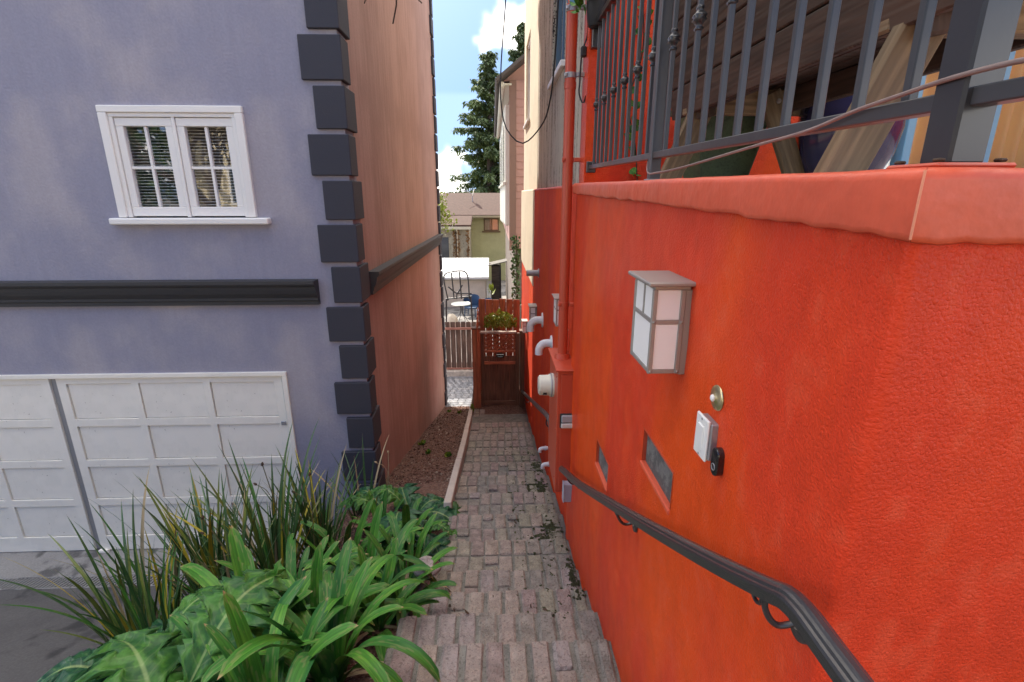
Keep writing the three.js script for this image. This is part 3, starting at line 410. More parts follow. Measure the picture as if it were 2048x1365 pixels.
// ---------------------------------------------------------------- wall fittings
function lantern(label, x, y, a, s = 1) { // back on the wall plane x, centre y, distance a; glass box standing out towards -x
  const L = thing('wall_lantern', label, 'lantern', 'box lanterns along the red wall', [x, y, -a]); const w = 0.092 * s, d = 0.10 * s, h = 0.125 * s, b = 0.0065 * s;
  part(L, 'backplate', boxAt(-0.014, 0.012, -h - 0.004, h, -w - 0.004, w + 0.004, 0.002), M.nickel);
  { const r = boxAt(-d - 0.026 * s, 0.01, h + 0.012 * s, h + 0.024 * s, -w - 0.024 * s, w + 0.024 * s, 0.003), lip = boxAt(-d - 0.004, 0.0, h, h + 0.0125 * s, -w - 0.006, w + 0.006, 0.002); part(L, 'lid', merge([r, lip]), M.nickel, null, null, 'dusty metal lid'); }
  const post = []; for (const [px, pz] of [[-d, -w], [-d, w], [-0.02, -w], [-0.02, w]]) post.push(boxAt(px - b, px + b, -h, h, pz - b, pz + b, 0.0015));
  for (const yy of [-h + b, 0.25 * h]) { post.push(boxAt(-d + b, -0.02 - b, yy - b, yy + b, w - b * 0.7, w + b * 0.7, 0.001), boxAt(-d + b, -0.02 - b, yy - b, yy + b, -w - b * 0.7, -w + b * 0.7, 0.001), boxAt(-d - b * 0.7, -d + b * 0.7, yy - b, yy + b, -w + b, w - b, 0.001)); }
  post.push(boxAt(-d - b * 0.7, -d + b * 0.7, 0.25 * h + b, h, -b * 0.7, b * 0.7, 0.001)); part(L, 'frame', merge(post), M.nickel);
  const t = 0.004; const pane = (...q) => part(L, 'pane', boxAt(...q, 0.001), M.opal);
  for (const sgn of [-1, 1]) { const z0 = sgn * w - t / 2, z1 = sgn * w + t / 2; pane(-d + b, -0.02 - b, -h + 2 * b, 0.25 * h - b, z0, z1); pane(-d + b, -0.02 - b, 0.25 * h + b, h - 0.001, z0, z1); }
  pane(-d - t / 2, -d + t / 2, -h + 2 * b, 0.25 * h - b, -w + b, w - b); pane(-d - t / 2, -d + t / 2, 0.25 * h + b, h - 0.001, -w + b, -b); pane(-d - t / 2, -d + t / 2, 0.25 * h + b, h - 0.001, b, w - b);
  if (s >= 1) { const rv = new THREE.SphereGeometry(0.0045, 8, 6); for (const yy of [-h + b, 0.25 * h]) for (const px of [-d, -0.02]) part(L, 'rivet', rv, M.nickel, [px, yy, w + b]); }
  return L;
}
lantern('large box lantern with white panes above the doorbell', XR - 0.004, -0.385, 1.475);
lantern('box lantern with white panes beside the painted downpipe', 0.586, -0.92, 3.98, 0.86);
lantern('box lantern above the white pipe elbow', 0.586, -1.60, 6.75, 0.9);
lantern('small box lantern on the wall near the gate', 0.586, -2.26, 8.6, 0.8);

{ const b = thing('doorbell_button', 'round brass doorbell plate with pale centre button', 'doorbell', null, [XR - 0.002, -0.492, -1.15]);
  const pr = [[0, 0.012], [0.008, 0.012], [0.012, 0.007], [0.022, 0.005], [0.031, 0.004], [0.033, 0]].map((p) => new THREE.Vector2(...p)), g = new THREE.LatheGeometry(pr, 40); g.rotateZ(Math.PI / 2); part(b, 'plate', g, M.brass);
  const k = new THREE.SphereGeometry(0.0095, 20, 12); k.scale(0.6, 1, 1); part(b, 'button', k, M.plastic, [-0.012, 0, 0]); }
{ const s = thing('light_switch', 'white rectangular switch plate on the red wall', 'switch', null, [XR - 0.003, -0.605, -1.165]);
  part(s, 'backbox', boxAt(-0.016, 0.01, -0.052, 0.05, -0.034, 0.04, 0.003), M.greyMetal); part(s, 'plate', boxAt(-0.024, -0.016, -0.057, 0.057, -0.036, 0.036, 0.003), M.plastic); part(s, 'rocker', boxAt(-0.0275, -0.022, -0.034, 0.034, -0.017, 0.017, 0.002), M.plastic); part(s, 'rocker_frame', merge([boxAt(-0.0255, -0.022, -0.038, 0.038, -0.021, -0.018, 0.001), boxAt(-0.0255, -0.022, -0.038, 0.038, 0.018, 0.021, 0.001)]), M.plastic);
  for (const y of [-0.049, 0.049]) { const g = new THREE.CylinderGeometry(0.003, 0.003, 0.002, 10); g.rotateZ(Math.PI / 2); part(s, 'screw', g, M.greyMetal, [-0.0245, y, 0]); } }
{ const v = thing('video_doorbell', 'small black oval doorbell beside the white switch plate', 'doorbell', null, [XR - 0.003, -0.638, -1.092]);
  const sh = new THREE.Shape(); const r = 0.0155, hh = 0.019; sh.absarc(0, hh, r, 0, Math.PI, false); sh.absarc(0, -hh, r, Math.PI, 2 * Math.PI, false); const g = new THREE.ExtrudeGeometry(sh, { depth: 0.012, bevelEnabled: true, bevelSize: 0.003, bevelThickness: 0.004, bevelSegments: 3, curveSegments: 16 }); g.rotateY(-Math.PI / 2); part(v, 'body', g, M.black); const ring = new THREE.TorusGeometry(0.0085, 0.0012, 8, 24); ring.rotateY(Math.PI / 2); part(v, 'button_ring', ring, M.greyMetal, [-0.0165, -0.014, 0]); }

{ // utility cabinet with meter
  const u = thing('utility_cabinet', 'tall red painted utility cabinet fixed to the house wall', 'cabinet'); part(u, 'case', boxAt(0.452, 0.60, -2.2, -1.215, -3.36, -3.86, 0.006, 0.6), M.redMetal); part(u, 'lid', boxAt(0.435, 0.60, -1.213, -1.198, -3.335, -3.88, 0.004, 0.6), M.redMetal);
  part(u, 'front_panel', boxAt(0.478, 0.585, -2.18, -1.24, -3.352, -3.362, 0.003, 0.6), M.redMetal);
  for (const y of [-1.28, -1.7, -2.1]) { const g = new THREE.CylinderGeometry(0.006, 0.006, 0.006, 10); g.rotateZ(Math.PI / 2); part(u, 'screw', g, M.redMetal, [0.45, y, -3.42]); }
  const m = thing('electric_meter', 'round cream electric meter on the side of the red cabinet', 'meter', null, [0.452, -1.42, -3.62]);
  const pr = [[0, 0.118], [0.066, 0.116], [0.078, 0.104], [0.080, 0.035], [0.086, 0.033], [0.086, 0.016], [0.092, 0.014], [0.092, 0]].map((p) => new THREE.Vector2(...p)), g = new THREE.LatheGeometry(pr, 48); g.rotateZ(Math.PI / 2); part(m, 'housing', g, phys({ color: lin(0.62, 0.60, 0.50), roughness: 0.35 })); part(m, 'label_window', boxAt(-0.085, -0.055, -0.052, -0.034, 0.058, 0.075, 0.002), M.black);
  const rg = new THREE.TorusGeometry(0.088, 0.006, 8, 40); rg.rotateY(Math.PI / 2); part(m, 'ring', rg, M.greyMetal, [-0.018, 0, 0]);
  const o = thing('weatherproof_outlet', 'weatherproof outlet cover on the red cabinet front', 'outlet', null, [0.527, -1.595, -3.352]); part(o, 'gasket', boxAt(-0.055, 0.052, -0.058, 0.058, 0, 0.012, 0.006), M.rubber); part(o, 'body', boxAt(-0.047, 0.044, -0.05, -0.012, 0.012, 0.034, 0.006), phys({ color: lin(0.6, 0.6, 0.55), roughness: 0.4 })); part(o, 'hood', boxAt(-0.045, 0.044, -0.008, 0.05, 0.012, 0.03, 0.006), phys({ color: lin(0.35, 0.38, 0.40), roughness: 0.2 })); part(o, 'hinge', boxAt(-0.047, 0.046, -0.012, -0.005, 0.013, 0.028, 0.002), M.rubber);
  const b = thing('junction_box', 'small grey junction box below the handrail end', 'junction box', null, [0.56, -2.13, -3.26]); part(b, 'case', boxAt(-0.055, 0.03, -0.075, 0.075, -0.03, 0.03, 0.004), std({ color: lin(0.36, 0.38, 0.44), roughness: 0.5 })); part(b, 'cover', boxAt(-0.062, -0.055, -0.078, 0.078, -0.033, 0.033, 0.003), std({ color: lin(0.42, 0.44, 0.50), roughness: 0.5 }));
}
{ // downpipe
  const p = thing('downpipe', 'red painted vertical pipe rising from the utility cabinet', 'pipe'); part(p, 'pipe', rod([0.515, -1.2, -3.62], [0.515, 4.3, -3.62], 0.036, 0.036, 24), M.redMetal); part(p, 'flange', rod([0.515, -1.2, -3.62], [0.515, -1.16, -3.62], 0.062, 0.05, 20), M.redMetal);
  for (const y of [-0.78, 0.22, 0.74, 1.12]) { part(p, 'clamp', merge([rod([0.515, y - 0.016, -3.62], [0.515, y + 0.016, -3.62], 0.041, 0.041, 20), boxAt(0.55, 0.64, y - 0.014, y + 0.014, -3.60, -3.578), boxAt(0.47, 0.49, y - 0.012, y + 0.012, -3.60, -3.58)]), y === 1.12 || y === 0.74 ? M.greyMetal : M.redMetal); }
  part(p, 'coupling', rod([0.515, 0.66, -3.62], [0.515, 0.70, -3.62], 0.040, 0.040, 20), M.redMetal);
  part(p, 'tie_wrap', merge([tube([[0.48, 1.14, -3.58], [0.45, 1.2, -3.55], [0.47, 1.28, -3.54], [0.45, 1.33, -3.53]], 0.004, 12, 6), boxAt(0.49, 0.53, 1.13, 1.17, -3.585, -3.565)]), std({ color: lin(0.12, 0.28, 0.42), roughness: 0.5 }));
  const c = thing('pipe_cable', 'thin black cable looping from the clamps beside the red pipe', 'cable'); part(c, 'cable', tube([[0.60, 1.5, -3.55], [0.595, 1.15, -3.54], [0.60, 0.95, -3.53], [0.575, 0.86, -3.55], [0.57, 0.70, -3.57], [0.565, 0.62, -3.55], [0.59, 0.56, -3.53], [0.60, 0.60, -3.50]], 0.005, 48, 6), M.rubber); part(c, 'splice', boxAt(0.565, 0.60, 0.83, 0.89, -3.52, -3.56, 0.006), M.rubber);
  const w = thing('overhead_cable', 'black overhead cable drooping in a loop between the houses', 'cable'); part(w, 'cable', tube([[0.49, 1.75, -3.95], [0.49, 1.36, -4.18], [0.49, 1.05, -4.3], [0.475, 0.74, -4.45], [0.43, 0.57, -4.75], [0.27, 0.45, -5.0], [0.14, 0.57, -5.05], [0.085, 0.83, -5.15], [0.09, 1.15, -5.3], [0.14, 1.75, -5.5], [0.22, 2.9, -5.8], [0.6, 5, -6.5]], 0.0065, 90, 6), M.rubber);
}
for (const [y, a, s, l] of [[-1.47, 5.9, 1.15, 'white plastic vent elbow higher up the red wall, beyond its twin'], [-1.47, 4.92, 1, 'white plastic vent elbow curving down beside the lantern']]) {
  const e = thing('vent_elbow', l, 'pipe', 'white vent elbows', [0.588, y, -a]); const g = new THREE.CylinderGeometry(0.075 * s, 0.08 * s, 0.014, 28); g.rotateZ(Math.PI / 2); part(e, 'flange', g, M.pvc, [-0.006, 0, 0]);
  const pts = []; for (let i = 0; i <= 8; i++) { const t = i / 8 * Math.PI / 2; pts.push([-0.05 * s - 0.08 * s * Math.sin(t), -0.08 * s + 0.08 * s * Math.cos(t), 0]); } part(e, 'elbow', tube([[0, 0, 0], ...pts, [-0.13 * s, -0.12 * s, 0]], 0.04 * s, 30, 20), M.pvc);
  part(e, 'bore', rod([-0.13 * s, -0.121 * s, 0], [-0.13 * s, -0.1215 * s, 0], 0.034 * s, 0.034 * s, 20), M.rubber);
}
{ const s = thing('pipe_stub', 'short grey pipe stub sticking out of the wall', 'pipe', null, [0.588, -0.99, -6.5]); const g = new THREE.CylinderGeometry(0.04, 0.04, 0.16, 20, 1, true); g.rotateZ(Math.PI / 2); part(s, 'pipe', g, M.greyMetal, [-0.08, 0, 0]); const f = new THREE.CylinderGeometry(0.055, 0.06, 0.012, 20); f.rotateZ(Math.PI / 2); part(s, 'flange', f, M.greyMetal, [-0.005, 0, 0]); const e = new THREE.CylinderGeometry(0.035, 0.035, 0.004, 20); e.rotateZ(Math.PI / 2); part(s, 'bore', e, M.rubber, [-0.158, 0, 0]); }
for (const [y, a, l] of [[-2.74, 5.05, 'white drain pipe stub low on the wall, farther from the cabinet'], [-2.75, 4.72, 'white drain pipe stub low on the wall, nearer the cabinet']]) { const s = thing('drain_stub', l, 'pipe', 'white drain stubs', [0.588, y, -a]); part(s, 'pipe', tube([[0, 0, 0], [-0.06, 0, 0], [-0.085, -0.012, 0], [-0.09, -0.045, 0]], 0.022, 16, 14), M.pvc); part(s, 'collar', rod([-0.02, 0, 0], [-0.035, 0, 0], 0.028, 0.028, 16), M.pvc); }
{ const s = thing('conduit', 'short white conduit on top of the red cabinet', 'conduit'); part(s, 'pipe', rod([0.555, -1.2, -3.75], [0.555, -1.02, -3.75], 0.018, 0.018, 14), M.pvc); part(s, 'cap', rod([0.555, -1.02, -3.75], [0.555, -1.005, -3.75], 0.022, 0.018, 14), M.pvc); }

// ---------------------------------------------------------------- handrails
function railGeo(pts, w, h) { // moulded cap rail swept along pts
  const sec = [[-0.5, -0.5], [0.5, -0.5], [0.5, 0.0], [0.44, 0.12], [0.34, 0.16], [0.30, 0.30], [0.2, 0.36], [0.1, 0.46], [-0.1, 0.46], [-0.2, 0.36], [-0.30, 0.30], [-0.34, 0.16], [-0.44, 0.12], [-0.5, 0.0]].map(([a, b]) => [a * w, b * h]);
  const cv = new THREE.CatmullRomCurve3(pts.map((p) => new THREE.Vector3(...p)), false, 'centripetal'), n = 110, m = sec.length, P = [], I = [], U = [];
  for (let i = 0; i <= n; i++) { const t = i / n, o = cv.getPoint(t), d = cv.getTangent(t), X = new THREE.Vector3(0, 1, 0).cross(d).normalize(), Y = d.clone().cross(X); sec.forEach(([a, b], k) => { const q = o.clone().addScaledVector(X, a).addScaledVector(Y, b); P.push(q.x, q.y, q.z); U.push(k / m, t * 4); }); }
  for (let i = 0; i < n; i++) for (let k = 0; k < m; k++) { const a = i * m + k, b = i * m + (k + 1) % m; I.push(a, b, b + m, a, b + m, a + m); }
  for (const e of [0, n]) for (let k = 1; k < m - 1; k++) I.push(e * m, e * m + k, e * m + k + 1);
  let g = new THREE.BufferGeometry(); g.setAttribute('position', new THREE.Float32BufferAttribute(P, 3)); g.setAttribute('uv', new THREE.Float32BufferAttribute(U, 2)); g.setIndex(I); g = g.toNonIndexed(); g.computeVertexNormals(); return g;
}
{
  const X = 0.482, r = thing('handrail', 'dark moulded metal handrail beside the switch plate, bending level at the corner', 'handrail');
  part(r, 'rail', railGeo([[X, -1.925, -3.25], [X, -1.60, -2.53], [X, -1.25, -1.83], [X, -0.93, -1.2], [X, -0.75, -0.86], [X, -0.655, -0.69], [X, -0.635, -0.655], [X, -0.627, -0.62], [X, -0.627, -0.55], [X, -0.627, -0.2], [X, -0.627, 0.3]], 0.042, 0.036), M.iron);
  for (const [y, a] of [[-0.715, 0.715], [-1.225, 1.70], [-1.83, 2.95]]) { const b = sub(r, 'bracket'); const d = new THREE.LatheGeometry([[0, 0.008], [0.008, 0.009], [0.02, 0.006], [0.027, 0.007], [0.029, 0]].map((p) => new THREE.Vector2(...p)), 28); d.rotateZ(Math.PI / 2); part(b, 'rosette', d, M.iron, [XR - 0.004, y - 0.045, -a]); const k = new THREE.SphereGeometry(0.006, 10, 8); part(b, 'bolt', k, M.nickel, [XR - 0.012, y - 0.045, -a]); part(b, 'arm', tube([[XR - 0.008, y - 0.035, -a], [XR - 0.05, y - 0.04, -a], [X, y + 0.0, -a], [X, y + 0.055, -a]], 0.006, 20, 8), M.iron); const sc = new THREE.TorusGeometry(0.017, 0.004, 8, 24); sc.rotateY(Math.PI / 2); part(b, 'scroll', sc, M.iron, [X, y + 0.005, -a - 0.03]); }
  part(r, 'post', rod([X, -1.62, 0.28], [X, -0.64, 0.28], 0.016), M.iron);
  const X2 = 0.505, f = thing('handrail', 'weathered grey handrail running down to the wooden gate', 'handrail'); part(f, 'rail', railGeo([[X2, -3.52, -8.7], [X2, -2.9, -6.9], [X2, -2.35, -5.3], [X2, -2.04, -4.4], [X2, -2.0, -4.22], [X2, -2.04, -4.12], [X2, -2.16, -4.08]], 0.046, 0.04), M.ironGrey);
  for (const [y, a] of [[-2.15, 4.5], [-3.3, 7.8]]) part(f, 'bracket', tube([[0.588, y - 0.06, -a], [0.53, y - 0.06, -a], [X2, y - 0.03, -a], [X2, y + 0.02, -a]], 0.007, 14, 8), M.iron);
}

// ---------------------------------------------------------------- terrace railing
{
  const R = thing('terrace_railing', 'black iron terrace railing with collared bars on the red wall', 'railing'), X = 0.64, ry = (a) => 0.122 + 0.016 * (a - 0.7), ty = 0.965;
  part(R, 'bottom_rail', bar([X, ry(0.3), -0.3], [X, ry(3.44), -3.44], 0.03, 0.024), M.ironGrey); part(R, 'top_rail', bar([X, ty, -0.3], [X, ty + 0.01, -3.44], 0.045, 0.03), M.iron);
  const kn = new THREE.LatheGeometry([[0.008, 0.036], [0.013, 0.034], [0.014, 0.026], [0.01, 0.022], [0.021, 0.012], [0.025, 0.006], [0.02, 0], [0.025, -0.006], [0.016, -0.012], [0.01, -0.022], [0.016, -0.028], [0.014, -0.034], [0.008, -0.036]].map((p) => new THREE.Vector2(...p)), 4); kn.rotateY(Math.PI / 4);
  let i = 0; for (let a = 3.34; a > 0.3; a -= 0.1145, i++) { if (Math.abs(a - 2.08) < 0.05 || Math.abs(a - 0.72) < 0.06) continue; const y0 = ry(a) + 0.01; const b = part(R, 'baluster', cbox(0.0165, ty - 0.012 - y0, 0.0165, 0.002), M.ironGrey, [X, (ty - 0.012 + y0) / 2, -a]); if (i % 2 === 0) part(b, 'collar', kn, M.iron, [0, 0.51 + 0.004 * a - (ty - 0.012 + y0) / 2, 0]); }
  part(R, 'post', boxAt(X - 0.021, X + 0.021, 0.052, ty + 0.3, -2.06, -2.102, 0.003), M.ironGrey);
  part(R, 'post', boxAt(X - 0.026, X + 0.026, 0.038, ty + 0.4, -0.695, -0.747, 0.004), M.iron); part(R, 'base_plate', boxAt(X - 0.052, X + 0.06, 0.033, 0.040, -0.682, -0.775, 0.003), M.redMetal, null, null, 'base plate painted over in red');
  for (const [dx, dz] of [[-0.04, -0.695], [0.046, -0.695], [-0.04, -0.762], [0.046, -0.762]]) part(R, 'anchor_bolt', boxAt(X + dx - 0.006, X + dx + 0.006, 0.041, 0.046, dz - 0.006, dz + 0.006, 0.002), M.pod);
  part(R, 'wall_bracket', merge([boxAt(X - 0.03, X + 0.03, ry(3.44) - 0.035, ry(3.44) + 0.035, -3.425, -3.449, 0.004), rod([X, ry(3.4), -3.43], [X, ry(3.4), -3.40], 0.012)]), M.iron); part(R, 'wall_bracket', boxAt(X - 0.03, X + 0.03, 0.85, 1.0, -3.40, -3.449, 0.004), M.iron);
  part(R, 'foot', boxAt(X - 0.03, X + 0.03, 0.046, 0.056, -2.05, -2.112, 0.002), M.greyMetal);
  const c = thing('rail_cable', 'rust stained grey cable slung along the railing foot', 'cable'); part(c, 'cable', tube([[0.655, 0.16, -2.25], [0.645, 0.135, -2.19], [0.62, 0.085, -2.1], [0.585, 0.072, -1.85], [0.575, 0.076, -1.6], [0.58, 0.088, -1.4], [0.6, 0.105, -1.2], [0.612, 0.118, -1.02], [0.615, 0.135, -0.9], [0.612, 0.142, -0.8], [0.61, 0.147, -0.72], [0.61, 0.147, -0.62], [0.61, 0.135, -0.5], [0.61, 0.13, -0.3]], 0.0036, 90, 8), std({ color: lin(0.34, 0.24, 0.22), map: cSpeck, roughness: 0.6 }));
}

// ---------------------------------------------------------------- bench, pots on the terrace
{
  const B = thing('garden_bench', 'weathered wooden garden bench with slatted back behind the railing', 'bench'), z0 = -2.95, z1 = -1.12, F = 0.026;
  const plank = (name, a, b, y0, y1, x0, x1, mat) => part(B, name, boxAt(x0, x1, y0, y1, a, b, 0.006, 1.3), mat);
  // back boards lean outward over the railing side
  const back = (y, h, dark) => { const lean = (q) => 1.00 - 0.16 * (q - 0.4); const g = cbox(0.035, h, z1 - z0, 0.005, 1.3).clone(); g.rotateZ(0.16); g.translate(lean(y), y, (z0 + z1) / 2); part(B, 'back_board', uvm(g, 1.3), dark); };
  for (let i = -1; i < 4; i++) back(0.60 + i * 0.1445, 0.1415, M.woodOld);
  for (let i = 0; i < 4; i++) plank('seat_board', z0, z1, 0.515, 0.55, 1.03 + i * 0.135, 1.155 + i * 0.135, M.woodOld);
  plank('side_rail', z0 + 0.05, z1 - 0.05, 0.40, 0.512, 1.05, 1.085, M.woodOld); plank('side_rail', z0 + 0.05, z1 - 0.05, 0.40, 0.512, 1.50, 1.535, M.woodOld);
  for (const z of [-2.75, -1.40]) {
    part(B, 'cross_beam', boxAt(0.98, 1.60, 0.385, 0.50, z - 0.03, z + 0.03, 0.006, 1), M.woodPale);
    const leg = (p, q, w, mat) => part(B, 'leg', bar(p, q, w, 0.045, [0, 0, 1], 0.006, 1), mat);
    leg([0.89, F, z + 0.055], [1.08, 0.48, z + 0.055], 0.11, M.woodPale); leg([1.60, F, z + 0.055], [1.38, 0.48, z + 0.055], 0.10, M.woodPale);
    leg([1.055, 0.36, z + 0.10], [0.90, 1.12, z + 0.10], 0.085, M.woodOld);
    const bolt = new THREE.SphereGeometry(0.012, 12, 8); for (const [x, y] of [[1.10, 0.44], [1.42, 0.44], [1.05, 0.41]]) part(B, 'bolt', bolt, M.nickel, [x, y, z + 0.08]);
  }
  const g = thing('green_planter', 'tapered dark green planter with mossy stains behind the bench', 'planter', null, [1.30, 0.026, -3.05]);
  const tap = (w0, w1, h, y = 0) => { const q = cbox(1, 1, 1, 0.03).clone(), p = q.attributes.position; for (let i = 0; i < p.count; i++) { const t = p.getY(i) + 0.5, w = lerp(w0, w1, t); p.setXYZ(i, p.getX(i) * w, y + t * h, p.getZ(i) * w); } q.computeVertexNormals(); return uvm(q, 0.5); };
  const gm = std({ color: lin(0.10, 0.15, 0.07), map: cSpeck, roughness: 0.6 }); part(g, 'body', tap(0.26, 0.42, 0.42, 0.03), gm); part(g, 'rim', tap(0.45, 0.45, 0.035, 0.42), gm); part(g, 'saucer', tap(0.42, 0.47, 0.03), std({ color: lin(0.28, 0.36, 0.28), roughness: 0.6 })); part(g, 'soil', boxAt(-0.19, 0.19, 0.40, 0.435, -0.19, 0.19), M.soil);
  const n = thing('blue_planter', 'large round navy glazed planter near the terrace door', 'planter', null, [1.78, 0.026, -2.65]); const pr = [[0.12, 0.035], [0.16, 0.05], [0.21, 0.16], [0.23, 0.28], [0.225, 0.38], [0.20, 0.44], [0.215, 0.46], [0.215, 0.48], [0.19, 0.48], [0.18, 0.42]].map((p) => new THREE.Vector2(...p)); part(n, 'body', new THREE.LatheGeometry(pr, 48), phys({ color: lin(0.03, 0.028, 0.075), roughness: 0.15, clearcoat: 0.6 })); part(n, 'saucer', new THREE.LatheGeometry([[0, 0], [0.2, 0], [0.22, 0.03], [0.2, 0.035], [0, 0.02]].map((p) => new THREE.Vector2(...p)), 36), std({ color: lin(0.3, 0.34, 0.34) })); part(n, 'soil', new THREE.CylinderGeometry(0.185, 0.185, 0.01, 32), M.soil, [0, 0.43, 0]);
}
function leafGeo(l, w, fold = 0.25) { return grid(2, 6, (u, v) => { const t = v, s = Math.sin(Math.PI * Math.pow(t, 0.75)) * w * (u - 0.5) * 1; return [s, l * t * 0.93 - 0.2 * l * t * t + Math.abs(u - 0.5) * fold * w * Math.sin(Math.PI * t), -0.35 * l * t * t]; }); }
function bushCrown(R, n, f, leafs) { const list = []; const o = new THREE.Object3D(); for (let i = 0; i < n; i++) { const [x, y, z, s] = f(R); o.position.set(x, y, z); o.rotation.set(R() * 2.4 - 1.2, R() * 6.28, R() * 2.4 - 1.2); o.scale.setScalar(s); o.updateMatrix(); list.push(leafs[Math.floor(R() * leafs.length)].clone().applyMatrix4(o.matrix)); } return merge(list); }
{ // fern pot hung at the rail's far end; vine on the terrace wall
  const f = thing('hanging_pot', 'bushy green plant in a black pot at the railing end', 'plant', null, [0.625, 0.98, -3.36]); part(f, 'pot', new THREE.LatheGeometry([[0, 0], [0.05, 0], [0.065, 0.13], [0.06, 0.13], [0.045, 0.01]].map((p) => new THREE.Vector2(...p)), 20), M.rubber, [0, -0.03, 0]);
  const R = rng(8); part(f, 'foliage', bushCrown(R, 90, () => { const a = R() * 6.28, r = 0.13 * Math.sqrt(R()); return [Math.cos(a) * r - 0.02, 0.10 + 0.10 * R() - r * 0.3, Math.sin(a) * r, 0.7 + 0.6 * R()]; }, [leafGeo(0.07, 0.035), leafGeo(0.09, 0.03)]), M.leafAgap);
  const v = thing('wall_vine', 'thin climbing vine with small leaves on the terrace wall', 'vine'); part(v, 'stem', tube([[0.95, 0.05, -3.42], [0.92, 0.3, -3.43], [0.86, 0.55, -3.43], [0.93, 0.85, -3.43], [0.88, 1.3, -3.43]], 0.004, 30, 6), M.bark);
  const R2 = rng(18), lg = leafGeo(0.05, 0.04); for (let i = 0; i < 46; i++) { const y = 0.1 + R2() * 1.15, m = part(v, 'leaf', lg, i % 2 ? M.leafAgap2 : M.leafAgap, [0.9 + 0.09 * (R2() - 0.5), y, -3.41], [R2() * 2 - 1, R2() * 6, R2() * 2 - 1]); m.scale.setScalar(0.6 + R2() * 0.8); }
}
